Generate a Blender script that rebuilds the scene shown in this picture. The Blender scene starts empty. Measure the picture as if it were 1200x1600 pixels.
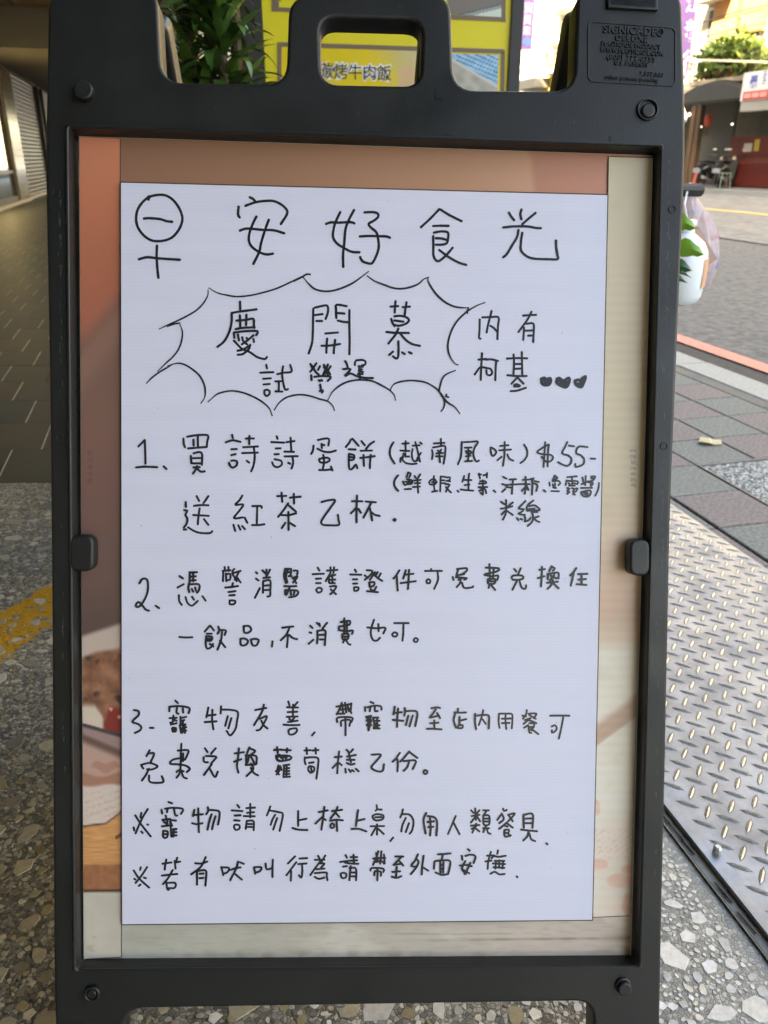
import bpy, bmesh, math, random
from mathutils import Vector, Matrix, noise
from math import sin, cos, pi, radians, tan, sqrt, atan2, floor
random.seed(7)
scene = bpy.context.scene
COL = scene.collection

# ------------------------------------------------------------------ camera
F, PITCH, ROLL, HCAM = 1265.0, radians(23.7), 0.0, 0.95
cd = bpy.data.cameras.new('camera'); cam = bpy.data.objects.new('camera', cd); COL.objects.link(cam)
cd.sensor_fit = 'VERTICAL'; cd.sensor_height = 36; cd.lens = F / 1600 * 36
cd.clip_start = 0.02; cd.clip_end = 3000
cam.location = (0, 0, HCAM); cam.rotation_euler = (pi / 2 - PITCH, 0, 0)
cd.dof.use_dof = True; cd.dof.focus_distance = 0.82; cd.dof.aperture_fstop = 11
scene.camera = cam
# ------------------------------------------------------------------ world, sun, exposure
U = Vector((-0.2500, 0.9682)); V = Vector((0.9682, 0.2500))       # along the street / across it
SUN_EL = radians(44)
sd = (-V * 0.90 - U * 0.44).normalized()                         # horizontal direction towards the sun
w = bpy.data.worlds.new('World'); scene.world = w; w.use_nodes = True
nt = w.node_tree
sky = nt.nodes.new('ShaderNodeTexSky'); sky.sky_type = 'NISHITA'; sky.sun_disc = False; sky.dust_density = 2.5; sky.ozone_density = .6
sky.sun_elevation = SUN_EL; sky.sun_rotation = atan2(sd.x, sd.y)
bg = nt.nodes['Background']; bg.inputs['Strength'].default_value = 0.15
nt.links.new(sky.outputs['Color'], bg.inputs['Color'])
sl = bpy.data.lights.new('sun', 'SUN'); sl.energy = 4.5; sl.angle = radians(0.53); sl.color = (1, 0.93, 0.82)
sun = bpy.data.objects.new('sun', sl); COL.objects.link(sun)
sdir = Vector((sd.x * cos(SUN_EL), sd.y * cos(SUN_EL), sin(SUN_EL)))
sun.rotation_euler = sdir.to_track_quat('Z', 'Y').to_euler(); sun.location = sdir * 60
scene.view_settings.view_transform = 'Standard'; scene.view_settings.look = 'None'
scene.view_settings.exposure = 3.33; scene.view_settings.gamma = 1
scene.view_settings.use_curve_mapping = False
try:
    scene.view_settings.use_white_balance = True; scene.view_settings.white_balance_temperature = 8500; scene.view_settings.white_balance_tint = 11
except Exception: pass

# ------------------------------------------------------------------ helpers
CAMR = Matrix.Rotation(pi / 2 - PITCH, 3, 'X'); C0 = Vector((0, 0, HCAM))
def ray(x, y): return CAMR @ Vector(((x - 600) / F, (800 - y) / F, -1))
def gnd(x, y, z=0.0):
    d = ray(x, y); return C0 + d * ((z - HCAM) / d.z)
def fac(x, y, vv):                       # point on the vertical plane v = vv -> (s, z)
    d = ray(x, y); t = vv / (d.x * V.x + d.y * V.y); p = C0 + d * t
    return p.x * U.x + p.y * U.y, p.z
def dep(x, y, Y):                        # point at distance Y in front
    d = ray(x, y); return C0 + d * (Y / d.y)
def sv(s, v, z=0.0): return Vector((U.x * s + V.x * v, U.y * s + V.y * v, z))

def srgb(r, g, b):
    f = lambda c: (c / 255) / 12.92 if c / 255 <= 0.04045 else ((c / 255 + 0.055) / 1.055) ** 2.4
    return (f(r), f(g), f(b))

class MB:
    def __init__(s): s.v = []; s.f = []; s.c = []
    def poly(s, pts, col=None):
        n = len(s.v); s.v += [tuple(p) for p in pts]; s.f.append(tuple(range(n, n + len(pts)))); s.c.append(col)
    def raw(s, vs, fs, col=None):
        n = len(s.v); s.v += [tuple(p) for p in vs]; s.f += [tuple(i + n for i in f) for f in fs]; s.c += [col] * len(fs)
    def hexa(s, b, t, col=None):         # bottom loop, top loop (4 pts each)
        s.raw(list(b) + list(t), [(3, 2, 1, 0), (4, 5, 6, 7), (0, 1, 5, 4), (1, 2, 6, 5), (2, 3, 7, 6), (3, 0, 4, 7)], col)
    def box(s, x0, x1, y0, y1, z0, z1, col=None):
        s.hexa([(x0, y0, z0), (x1, y0, z0), (x1, y1, z0), (x0, y1, z0)], [(x0, y0, z1), (x1, y0, z1), (x1, y1, z1), (x0, y1, z1)], col)
    def sbox(s, s0, s1, v0, v1, z0, z1, col=None):   # a box in street coordinates
        q = [(s0, v0), (s0, v1), (s1, v1), (s1, v0)]
        s.hexa([sv(a, b, z0) for a, b in q], [sv(a, b, z1) for a, b in q], col)
    def tube(s, pts, r, n=8, cap=True, col=None):
        pts = [Vector(p) for p in pts]; rs = r if isinstance(r, (list, tuple)) else [r] * len(pts)
        vs = []; fs = []; up = Vector((0, 0, 1))
        for i, p in enumerate(pts):
            t = (pts[min(i + 1, len(pts) - 1)] - pts[max(i - 1, 0)]).normalized()
            a = t.cross(up if abs(t.dot(up)) < .95 else Vector((1, 0, 0))).normalized(); b = t.cross(a)
            for k in range(n): vs.append(p + (a * cos(2 * pi * k / n) + b * sin(2 * pi * k / n)) * rs[i])
        for i in range(len(pts) - 1):
            for k in range(n):
                fs.append((i * n + k, i * n + (k + 1) % n, (i + 1) * n + (k + 1) % n, (i + 1) * n + k))
        if cap: fs.append(tuple(range(n))); fs.append(tuple((len(pts) - 1) * n + k for k in reversed(range(n))))
        s.raw(vs, fs, col)
    def lathe(s, prof, c=(0, 0, 0), n=16, col=None):
        vs = []; fs = []; c = Vector(c)
        for r, z in prof:
            for k in range(n): vs.append(c + Vector((r * cos(2 * pi * k / n), r * sin(2 * pi * k / n), z)))
        for i in range(len(prof) - 1):
            for k in range(n): fs.append((i * n + k, i * n + (k + 1) % n, (i + 1) * n + (k + 1) % n, (i + 1) * n + k))
        s.raw(vs, fs, col)
    def mesh(s, name, m, smooth=False):
        me = bpy.data.meshes.new(name); me.from_pydata(s.v, [], s.f); me.update()
        if m: me.materials.append(m)
        if any(c is not None for c in s.c):
            ca = me.color_attributes.new('Col', 'FLOAT_COLOR', 'CORNER')
            buf = []
            for p, c in zip(me.polygons, s.c):
                buf += list((c or (1, 1, 1))[:3] + (1,)) * p.loop_total
            ca.data.foreach_set('color', buf)
        if smooth:
            me.polygons.foreach_set('use_smooth', [True] * len(me.polygons))
            try: me.set_sharp_from_angle(angle=radians(40))
            except Exception: pass
        return me
    def build(s, name, m, parent=None, smooth=False, kind=None, label=None):
        o = bpy.data.objects.new(name, s.mesh(name, m, smooth)); COL.objects.link(o)
        if parent: o.parent = parent
        if kind: o['kind'] = kind
        if label: o['label'] = label
        return o
def tag(o, label, cat, group=None):
    o['label'] = label; o['category'] = cat
    if group: o['group'] = group
    return o
def thing(name, label, cat, loc=(0, 0, 0), rz=0, group=None):
    o = bpy.data.objects.new(name, None); COL.objects.link(o); o.location = loc; o.rotation_euler = (0, 0, rz)
    o.empty_display_size = .1
    return tag(o, label, cat, group)
def inst(name, me, parent=None, loc=(0, 0, 0), rot=(0, 0, 0), scale=(1, 1, 1)):
    o = bpy.data.objects.new(name, me); COL.objects.link(o); o.location = loc; o.rotation_euler = rot; o.scale = scale
    if parent: o.parent = parent
    return o
def local(parent, m):                     # world-space MB vertices -> the parent's space
    inv = (Matrix.Translation(parent.location) @ parent.rotation_euler.to_matrix().to_4x4()).inverted()
    m.v = [tuple(inv @ Vector(p)) for p in m.v]; return m

# ------------------------------------------------------------------ materials
def mat(name, col=(.5, .5, .5), rough=.6, metal=0.0, var=0.0, vscale=8.0, bump=0.0, bscale=60.0, attr=False,
        spec=None, trans=0.0, emit=None, estr=0.0, detail=4, coords='Object', stretch=None, subsurf=None):
    m = bpy.data.materials.new(name); m.use_nodes = True; n = m.node_tree; L = n.links; N = n.nodes
    b = N['Principled BSDF']; b.inputs['Roughness'].default_value = rough; b.inputs['Metallic'].default_value = metal
    if spec is not None: b.inputs['Specular IOR Level'].default_value = spec
    if trans: b.inputs['Transmission Weight'].default_value = trans
    if emit: b.inputs['Emission Color'].default_value = (*emit, 1); b.inputs['Emission Strength'].default_value = estr
    tc = N.new('ShaderNodeTexCoord'); out = tc.outputs[coords]
    if stretch:
        mp = N.new('ShaderNodeMapping'); mp.inputs['Scale'].default_value = stretch; L.new(out, mp.inputs['Vector']); out = mp.outputs['Vector']
    src = None
    if attr:
        a = N.new('ShaderNodeAttribute'); a.attribute_name = 'Col'; src = a.outputs['Color']
    else: b.inputs['Base Color'].default_value = (*col, 1)
    if var:
        t = N.new('ShaderNodeTexNoise'); t.inputs['Scale'].default_value = vscale; t.inputs['Detail'].default_value = detail
        t.inputs['Roughness'].default_value = .65
        L.new(out, t.inputs['Vector'])
        mr = N.new('ShaderNodeMapRange'); mr.inputs['From Min'].default_value = .25; mr.inputs['From Max'].default_value = .75
        mr.inputs['To Min'].default_value = 1 - var; mr.inputs['To Max'].default_value = 1 + var
        L.new(t.outputs['Fac'], mr.inputs['Value'])
        mx = N.new('ShaderNodeVectorMath'); mx.operation = 'SCALE'
        if src: L.new(src, mx.inputs[0])
        else: mx.inputs[0].default_value = col
        L.new(mr.outputs['Result'], mx.inputs['Scale']); src = mx.outputs['Vector']
    if src: L.new(src, b.inputs['Base Color'])
    if bump:
        t2 = N.new('ShaderNodeTexNoise'); t2.inputs['Scale'].default_value = bscale; t2.inputs['Detail'].default_value = 3
        L.new(out, t2.inputs['Vector'])
        bm_ = N.new('ShaderNodeBump'); bm_.inputs['Strength'].default_value = bump; bm_.inputs['Distance'].default_value = .25 / bscale
        L.new(t2.outputs['Fac'], bm_.inputs['Height']); L.new(bm_.outputs['Normal'], b.inputs['Normal'])
    m['_out'] = 0
    return m
def N_(m, t): return m.node_tree.nodes.new(t)
INK = """
@ 200 290 5 4.6 title
160,110 175,85 265,72 330,95 380,145 415,210 425,270 400,340 345,405 270,432 190,430 130,395 85,340 65,280 72,200 110,135 165,85
125,258 165,255 250,262 300,278 345,283
226,470 224,560 230,650 238,720
85,576 150,560 230,568 330,575 405,580
952,92 975,103 990,118
918,158 1000,130 1080,120 1140,122 1200,150 1240,190 1242,225 1195,300
864,165 860,225 872,248
1003,243 975,300 950,370 945,430 970,480 1030,522 1085,538 1132,532
1100,268 1070,350 1040,450 1025,520 980,612
875,352 930,336 1040,345 1140,350 1220,373
@ 440 290 5 4.6 title
458,208 420,290 405,350 402,400 430,450 500,495 550,518 608,522
566,192 525,270 500,340 490,450 480,540 482,635
348,300 385,288 450,290 540,286 568,296
648,210 710,208 750,218 755,245 720,275 680,300 700,330 740,365 755,420 758,490 735,560 705,608 665,605 630,590 614,560
612,398 680,394 760,396 820,398 846,408
@ 650 290 5 4.4 title
38,326 110,260 182,185
192,188 260,230 356,278
135,316 190,314 254,315
140,368 200,358 248,366 252,400 240,450 200,462 155,462
155,412 200,414 236,424
134,395 136,470 138,550 170,592 220,560 258,520 286,486
182,504 250,555 330,600 392,620
726,212 742,240 766,270
824,188 815,225 824,264
934,214 890,250 830,302
682,328 760,320 870,320 940,332 975,333
800,348 790,400 750,470 710,535 682,560
830,370 820,440 822,510 870,555 930,572 1030,576 1106,576 1106,550 1095,480 1094,430
@ 220 420 5 3.0 burst
526,170 524,210 490,270 435,325 360,370 280,410 210,440 148,470
210,452 250,435 305,424
308,440 326,490 320,560 295,630 250,690 200,735 135,798 
536,152 600,188 680,208 760,218 860,208 960,185 1060,155 1150,115 1240,70 1300,42 1322,42
@ 220 520 5 3.2 burst
48,392 90,350 150,305 215,268 240,252
215,258 260,243 300,238 350,252 410,290 460,335 495,400 505,460 498,510 472,548
528,538 560,510 600,478 660,460 720,454 800,468 880,500 950,540 1005,590 1026,645
1044,602 1080,550 1130,510 1190,490 1260,484 1330,496 1400,518 1460,535 1500,570 1512,605
@ 440 520 5 3.4 burst
364,522 400,460 460,410 520,382 580,370 640,368 710,378 780,410 840,445 880,485 888,524
852,440 875,405 920,385 990,374 1060,376 1130,390 1200,425
@ 460 420 5 3.4 burst
0,98 60,64 100,42 122,46
70,68 110,115 160,158 230,176 300,172 380,148 460,110 530,60 576,24
572,58 630,98 700,125 780,152 850,155 920,140 975,115 1010,82 1046,68
1042,75 1050,110 1090,175 1140,230 1200,275
@ 670 420 6.667 3.4 burst
0,150 50,230 110,300 190,360 260,392 330,405 410,408
580,354 510,380 420,430 380,460 300,540 240,640 205,750 200,840 225,920 270,985 300,1000
412,408 400,440 402,462
272,1062 200,1090 150,1130 120,1210 112,1280 150,1340 200,1395 270,1440 320,1505
0,1200 60,1235 110,1280 150,1340 165,1400 150,1460 130,1482
180,1310 190,1335 205,1338
175,1330 185,1312
@ 220 420 5 4.2 burst
776,258 778,315
712,346 780,334 905,318
712,346 710,420 690,500 650,570 600,610
775,365 778,415 778,460
826,360 824,440
748,406 820,400 880,392 884,440 888,462
742,472 800,462 890,458
728,500 732,540
735,498 820,488 914,488 902,520
760,515 768,560
792,535 800,565 830,590
880,520 845,550 790,590
880,548 884,572
826,540 840,555
850,600 800,630 756,640
728,562 790,625 850,650 910,690 970,705 985,690
855,595 845,625 800,665 758,672
@ 460 420 5 4.2 burst
148,312 146,400 144,500 138,580 112,662
160,304 220,290 258,290 262,340 244,392
162,362 220,354
172,408 216,408
328,384 326,320 330,282 408,292
336,346 390,350
340,405 380,414 420,418
430,324 430,450 432,560 430,668
242,506 340,498
212,602 280,600 356,588
256,546 252,600 250,656
318,556 310,620 308,660
752,296 810,292
790,254 786,300 784,342
846,300 902,296
876,262 868,310 862,362
782,372 830,368 880,382 895,405 870,430 820,445 785,440
780,404 810,408 852,414
756,392 765,420 782,448
720,494 790,500 894,502
812,468 790,515 735,584
830,510 870,555 920,588 980,602
812,566 814,630 810,690 795,702 770,684
770,648 740,674
842,654 862,666
896,652 916,662
@ 220 520 5 3.8 burst
980,250 986,278
934,312 1036,308
956,360 1016,356
960,404 1008,400
966,452 968,480 985,494 1005,480 1008,455 985,445 966,452
1066,324 1120,312 1178,304 1168,252
1112,262 1105,320 1115,400 1130,445 1150,440
1052,380 1100,378
1078,382 1080,420 1078,455
1054,458 1106,460
@ 440 520 5 4.0 burst
226,244 240,272
272,238 255,265 225,305
238,258 270,310 290,325
300,262 285,290
330,250 345,280 325,325
362,248 350,290 362,330
384,262 365,290 340,320
330,270 365,300 380,325
232,332 235,370
255,345 320,338 385,345 362,376
290,372 318,374
298,378 312,368
302,405 308,440 316,465
298,455 325,450 316,468
498,222 512,250 515,280 482,284
515,280 540,285 520,310 496,334
500,338 540,318 590,340 650,352 714,354
574,228 572,252
582,216 630,212 656,225 650,250 628,254
600,262 635,266
604,285 632,285 600,300 636,305
608,260 608,310 612,355
596,322 634,322
@ 680 470 5 4.0 burst
348,146 346,230 342,290 354,296
368,130 430,128 494,130 490,200 486,300
440,80 425,140 410,200 402,248
430,195 460,215 482,240
686,116 740,112 788,110
752,86 725,140 690,190 650,244
694,210 692,250 688,305
710,180 765,178 770,230 766,322
706,234 756,232
726,272 756,272
366,410 362,480 358,560 356,618
338,460 400,455
308,576 330,545 352,520 400,524
395,460 440,458 490,470
476,480 472,540 470,620
400,545 404,575 430,582 446,560 430,530 402,528
612,420 616,490 612,570
676,402 678,490 680,575
560,452 640,448 718,450
625,494 672,494
622,532 670,530
564,582 640,588 714,588
640,600 596,648
645,602 690,648
616,660 636,652 664,668 616,670
590,706 640,702 708,680
@ 680 470 5 5.5 hearts
828,612 850,602 870,612 900,604 902,630 888,655 850,658 832,640 838,620 880,622 884,640 856,640
950,612 970,604 1000,625 1045,602 1045,640 1022,676 980,662 952,642 950,620 985,630 1020,640 1030,620 1015,655 975,650
1092,625 1115,618
1092,625 1100,655 1140,675 1160,640 1176,590 1150,605 1130,625 1140,650 1110,648
1150,620 1155,640 1130,655
@ 200 670 5 4.0 item1
82,138 132,88
132,90 136,180 138,272
64,302 130,296 228,300
280,294 302,314
434,78 438,120 446,144
464,62 540,50 624,52 620,100 616,142
512,85 514,130
546,60 548,145
470,154 540,148 616,142
492,212 496,270
514,192 560,182 580,200 578,280
510,230 566,228
508,270 572,270
540,292 530,320 508,350
512,302 560,300
545,315 570,335 600,332
814,48 820,72
764,106 820,90 880,102
810,160 850,158
808,206 842,198
790,266 800,290 820,304 850,285 852,255 830,248 808,250
922,76 984,76
950,56 948,120
900,144 1015,138
892,190 1014,186
984,150 990,220 980,290 962,332
928,250 946,264
@ 420 670 5 4.0 item1
62,60 68,78
20,104 120,108
54,154 92,152
46,200 78,198
26,262 40,290 70,300 102,280 96,250 46,238
138,104 200,96
170,70 176,170
122,178 196,180
124,216 226,214
186,222 190,270 178,310
152,266 168,274
384,88 430,78 470,80 466,130
412,118 415,150
420,125 434,128
380,156 430,178 480,182 524,170
350,132 345,170 332,196
394,236 400,260 440,265 474,250 470,230 440,226 394,236
426,205 432,260 424,308
394,322 440,322 494,316
486,295 498,325
602,142 630,108 642,84
654,78 680,108 702,132
626,160 678,162
628,196 668,208 662,240 625,245
632,220 662,224
626,200 626,270 632,316 655,310 680,278 692,308
724,96 750,128
822,100 790,122 758,160
718,172 806,170
716,228 770,222 828,214
740,205 744,290
796,205 792,260 790,308
974,106 950,150 948,210 980,268
988,715 980,708 978,716 990,714
1006,366 985,400 980,440 1008,482
66,526 136,524
100,500 106,570
166,538 250,530
196,508 198,584
152,582 120,630 74,688
158,600 212,646
88,672 150,675 214,660
154,650 155,720 156,790
130,735 102,776
165,735 206,760
414,572 460,560 518,558 480,620 430,690 410,730 425,750 480,754 548,750 545,710 540,672
650,566 730,566
690,522 686,620 686,730
684,618 642,660
700,625 720,656
758,568 836,574
800,580 775,630 740,694
790,620 800,670 808,716
800,650 830,672 866,680
@ 200 670 5 4.0 item1
452,572 454,610
440,636 465,640 450,672 465,700 460,740 438,770
436,788 456,786
470,770 520,800 570,814 640,815 658,800
536,526 556,564
628,526 605,560 590,580
516,602 570,596 628,598
510,674 630,680
560,622 550,690 546,746
594,706 628,750
894,522 870,560 838,594 900,592 870,640 828,698 896,692
912,694 932,734
824,750 838,798
862,754 878,788
892,760 914,784
972,604 1040,604 1044,618
1010,610 1008,680 1006,744
970,752 1020,752 1066,746
@ 600 680 6.667 3.6 item1
100,74 70,130 60,190 80,250 112,296
192,88 258,84
226,62 224,110 228,170
170,160 264,164
204,190 195,240
224,190 222,225
222,222 262,222
172,278 175,235 200,230
180,240 220,285 280,300 340,296
298,110 370,106
326,72 350,160 375,275
298,145 290,200 298,250 320,272 350,262
385,185 360,220 345,250
375,76 395,90
518,86 630,80
592,38 594,110
500,155 508,200 500,250
510,128 560,120 636,115 636,200 622,296
560,160 580,185
595,150 580,185
545,190 615,185
540,220 610,220
575,165 578,230 584,282
810,70 808,150 800,230 770,304
832,72 900,70 978,68 945,130 930,190 945,250 965,275 988,264
842,130 910,128
850,170 870,195 905,190 900,165 850,168
878,140 880,230 870,268
855,220 900,215
845,272 915,268
96,884 110,870 124,880 112,895 104,882
148,418 115,460 108,510 125,560 150,580
252,388 235,440
250,390 280,400 262,440
198,480 210,510 225,520
240,460 290,470 290,505 240,510
260,460 262,510
225,485 290,488
215,562 282,560
318,425 330,445
378,408 358,440
312,472 382,465
320,500 376,498
302,540 374,535
348,450 352,530 356,600
470,490 490,465 530,460 545,490 525,515 480,512 470,490
520,425 518,500 525,570
500,590 555,580
500,490 550,490
590,440 588,510 585,586
590,430 640,435
600,470 630,470
600,500 640,500
650,440 688,440 680,470 650,475
640,510 685,515 660,550 645,590
645,540 675,575 698,596
655,475 690,480
764,578 778,590
835,425 830,450 815,485
888,400 880,460 880,560
825,465 910,468
840,520 890,515
798,565 850,572 930,578
990,400 1000,450
1074,395 1070,440
1035,418 1070,410
985,410 1010,410
1000,480 1050,478 1065,500 990,505
985,540 1075,540
1030,470 1030,610
990,545 1050,560 1065,605
1040,560 990,580
1005,600 1030,620
1140,575 1160,592
@ 760 680 6.667 3.6 item1
44,128 45,170 65,218 95,195 102,170 75,140 44,128
145,112 230,104
134,158 256,150
190,70 190,160 185,240 172,318
158,225 114,262
218,200 240,245 280,266
392,98 422,150 424,210 395,260 354,290
640,100 570,140 528,180 600,200 670,205 695,235 670,270 620,275 575,225
612,75 605,180 595,330
650,98 640,200 638,325
842,72 820,120 790,190 850,210 885,245 880,290 840,320 790,305 748,282
858,108 912,116
1052,124 960,120 935,185 985,210 1018,250 1010,300 970,322 930,330 926,300
1088,244 1132,246
175,434 206,452
164,508 200,518 260,515 350,510 450,510
166,590 196,560
240,462 308,458
276,465 270,540 266,610
210,540 250,545
408,435 410,520 400,610
380,465 440,462
415,520 440,575 405,545 370,580
455,460 490,450
490,450 475,490 530,520 520,580
500,478 545,488
480,510 475,620
596,572 616,590
712,420 690,480
712,425 740,445 700,470
700,480 750,475 770,500 750,520
655,495 660,525
690,510 695,530
715,500 712,550
695,545 725,550
675,582 756,584
840,438 900,432 942,428
835,470 825,520
890,440 895,520
835,475 950,480 945,510
855,500 870,510
910,500 930,505
860,525 920,525
840,550 870,555 840,580 870,590 840,610
850,560 848,610
890,550 920,560 950,550 930,590 900,580 920,620
910,560 905,615
1000,440 1015,510
1035,425 1030,520
990,510 1060,480
1090,430 1135,430 1110,470 1075,480
1090,450 1120,450
1060,490 1110,495 1100,520
985,550 1100,548
1085,500 1090,550
990,590 1080,575 1085,610 1060,640 1010,635 985,600
1000,600 1060,600 1020,620 1060,625
1045,580 1040,635
1172,498 1165,560 1135,630
150,692 190,720
205,675 205,760 200,820 172,880
275,700 225,740
150,765 205,758 270,740
190,790 160,825
215,790 275,830
408,685 375,720 335,765 390,770 365,800 330,820 400,830
320,865 335,885
355,870 372,880
400,835 398,850
488,680 430,730 420,770 430,790
440,740 500,730 545,760 555,780 490,785 430,785
440,770 500,765
470,800 530,800
480,800 485,870 470,910 430,945
405,860 400,900
400,900 440,885 460,860
545,845 500,860
490,860 520,890 552,905
@ 200 870 5 4.0 item2
90,208 115,172 150,178 158,230 150,290 115,360 80,392 62,380 80,352 110,375 140,412 165,420
218,382 244,400
404,150 430,168
436,214 388,240
484,120 482,200 472,240
484,122 540,120
490,155 530,152
490,185 530,182
510,125 510,190
475,215 555,215 555,260 540,280
475,250 480,275
500,250 510,272
525,240 530,265
398,300 400,345 420,375
450,315 465,360 500,382 545,345
500,312 515,335
582,308 606,342
755,80 760,110
785,80 785,110
740,110 800,105
745,120 742,190
765,130 768,190
770,135 800,135 795,180 770,180
830,95 815,125 850,190
830,125 880,110
865,120 835,180
855,165 880,200
760,240 810,236 860,228
820,205 812,235
786,275 840,268
792,302 834,298
796,340 795,370 830,368 840,345 810,340
1000,120 1010,130
1000,170 1020,185
1030,245 992,320
1056,200 1055,280
1056,190 1110,185 1112,260 1110,305 1090,310
1070,225 1100,222
1070,260 1100,258
1110,100 1085,150
1050,105 1075,130
1082,100 1082,160
1058,165 1110,160
402,626 450,630 502,628
640,538 600,584
645,540 672,575
618,600 655,600
612,620 660,625 650,655 615,655
615,640 650,640
612,620 608,680 620,718 650,705 665,680
640,680 668,700
706,545 715,575 700,600
712,572 765,575 755,610
735,585 728,650 700,725
720,655 760,705
905,548 910,590 940,592 964,570 945,540 905,542
880,640 885,690 925,685 938,655 910,638 880,640
960,645 975,690 1005,690 1022,650 990,640 960,648
1130,660 1126,700
@ 430 870 5 4.0 item2
78,94 125,95
80,95 70,150 85,205
100,100 85,150 95,200
95,120 125,120
125,100 120,150
105,150 128,150
145,108 175,108 172,140
135,165 175,155 140,200
145,170 165,205
72,228 120,230 165,228
115,235 85,300 78,262
120,260 125,300
80,260 175,265 170,300 140,312 110,316
150,270 145,295
332,85 345,108
292,136 380,132
318,172 358,170
320,206 355,205
320,260 335,280 362,270 362,248 335,242 320,260
405,108 486,102
432,82 432,120
460,82 455,125
430,130 395,190
420,150 420,200
420,155 470,140
425,180 470,178
425,205 465,205
445,140 448,205
428,232 478,230 450,275 430,292
435,255 475,292
622,100 632,118
586,138 672,140
608,176 640,176
610,210 640,208
618,240 618,265 645,262 652,240 625,236
715,105 760,110 745,140 700,180
700,145 725,165
780,120 760,150 740,180
765,130 800,165 836,188
800,120 785,145
825,130 805,165
735,200 775,198 770,225 740,235
735,205 740,235
745,250 760,265
790,235 770,270
720,268 760,272 802,276
970,106 950,140 924,170
950,150 952,200 958,262
1020,105 1010,140 1000,170
1010,140 1080,132
980,205 1040,198 1098,190
1046,102 1042,180 1038,250
56,554 100,548 142,544
110,560 85,610 44,652
98,605 98,650 92,705
110,610 140,635 172,642
274,538 292,555
270,590 282,594
298,648 262,680
325,515 340,530
345,520 350,540
406,515 370,560
330,580 332,620 328,675
330,578 390,575 392,630 388,690
345,610 380,608
350,645 378,645
540,480 540,560 538,600
512,510 585,500 580,530
500,545 580,530
498,570 500,550
500,572 560,580 608,575 600,602
560,505 560,600
525,605 570,600 568,640 530,645 525,605
530,625 565,622
545,640 530,670
555,650 570,680 588,686
772,492 750,560 748,610 765,650 795,655 818,632
720,552 790,558 860,555 845,598
806,525 808,580
930,518 1042,518
1002,525 1000,600 994,655
915,605 930,590 955,600 945,622 920,620 915,605
1082,650 1095,634 1115,645 1105,665 1085,660 1082,650
@ 660 870 4.444 4.0 item2
18,98 135,98
60,85 62,95
105,105 108,160 82,222
28,165 40,155 55,165 50,182 32,182 28,165
240,85 310,80 300,105 275,120
248,90 238,120
210,140 216,160
235,130 290,120
232,142 310,148 290,158
262,145 262,180 238,210
250,160 272,150
275,180 290,215 345,212 352,205
465,50 468,140
440,75 530,80 520,100 435,120
430,125 480,135 525,130 520,160
495,80 490,145
455,155 505,155 500,185 455,185 455,155
460,170 500,170
465,195 460,215
480,200 505,230
638,85 652,102
682,80 665,120
620,145 630,130 690,130 700,150 665,160 625,158
655,170 625,228
675,172 690,215 715,222 720,198
812,90 850,85
830,70 828,140 824,205
802,148 845,135
898,65 880,100
895,68 920,80 905,95
868,120 940,110 945,150
872,120 870,155
890,130 930,150
915,125 885,165
865,180 940,172
905,160 895,195 870,222
910,185 945,218
1068,78 1050,105 1025,130
1050,110 1040,160 1030,200
1080,120 1145,118
1085,158 1135,154
1105,125 1105,190
1072,190 1138,195
@ 200 1085 5 4.0 item3
48,122 85,130 85,160 60,185 36,215 80,230 105,255 95,280 55,300
175,260 200,260
372,48 390,66
324,130 325,95
330,95 400,90 480,105 475,145
385,100 380,140 395,150
430,110 432,140
325,185 380,182
355,165 350,200
365,190 340,225 330,220
335,235 380,225
350,200 380,205
345,265 350,290
350,260 375,262 372,290 350,290
360,262 362,290
410,185 455,175
410,175 412,240
415,205 440,200
405,240 415,300
415,235 450,235
430,215 425,300
425,265 455,255
430,285 455,282
440,240 445,300
628,102 620,145 612,178
618,165 685,158
660,120 658,200 668,272
600,216 692,210
728,92 724,148
735,118 800,120 858,138 852,210 840,270 800,320 772,285
780,170 760,245
808,185 785,265
995,122 1080,105
1062,80 1045,140 985,240
1030,190 1085,170 1060,230 1030,275 1005,280
1042,205 1060,240 1090,265
170,436 145,482
160,462 205,460 180,525
102,550 170,535 232,560 190,585 150,585
105,555 120,578
165,580 140,630 110,672
165,632 170,680 220,690 278,682 265,638
418,385 416,430
390,438 470,435 465,470 445,510
415,440 412,560 410,590
432,460 430,520
400,498 350,510 330,540 390,545 450,555 485,580 460,605
380,605 400,590 435,600
405,600 400,625 380,650
420,610 435,645 460,655
602,420 622,450
686,420 650,462
610,480 690,485 680,505 650,540
592,490 595,525 625,530
655,545 630,580 595,628
640,580 680,645 702,602
835,460 905,450
868,420 860,500 852,560 864,610
830,525 885,505
950,412 930,460
950,420 995,440 960,470
925,480 925,540
920,475 1000,480 1005,540
945,490 935,530
960,480 985,530
920,550 1000,545
960,540 980,580 930,635
960,575 985,615 1016,632
1140,435 1200,430
1165,412 1172,450
1185,470 1155,480 1170,510 1195,520
1175,555 1165,590
1160,600 1180,625
@ 430 1085 5 4.0 item3
102,55 112,85
175,60 145,95
92,100 178,102
98,138 172,135
90,175 175,172
140,80 138,170
110,190 130,210
150,180 125,215
100,215 175,205
65,236 130,240 190,238
105,280 108,310 140,312 168,290 165,265 115,270
308,296 288,320
478,95 590,75
520,65 500,120 480,155
545,65 555,140
595,70 590,130 595,145
505,120 590,110
525,80 530,140
565,80 575,130
488,150 540,150
485,215 490,180 600,180 595,215
515,245 518,205 585,200 580,245
548,180 550,250 550,318
745,58 768,68
702,98 704,128
720,100 770,88 825,92 830,118
745,100 738,130
778,90 780,130 800,128
710,175 750,168
715,205 750,200
720,190 750,240
728,170 730,280
745,175 725,230
740,240 730,280
715,240 750,210
765,180 775,230 770,265
775,180 805,180
780,205 815,205
785,225 790,265
775,245 815,240
770,265 815,265
795,180 800,260
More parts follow.
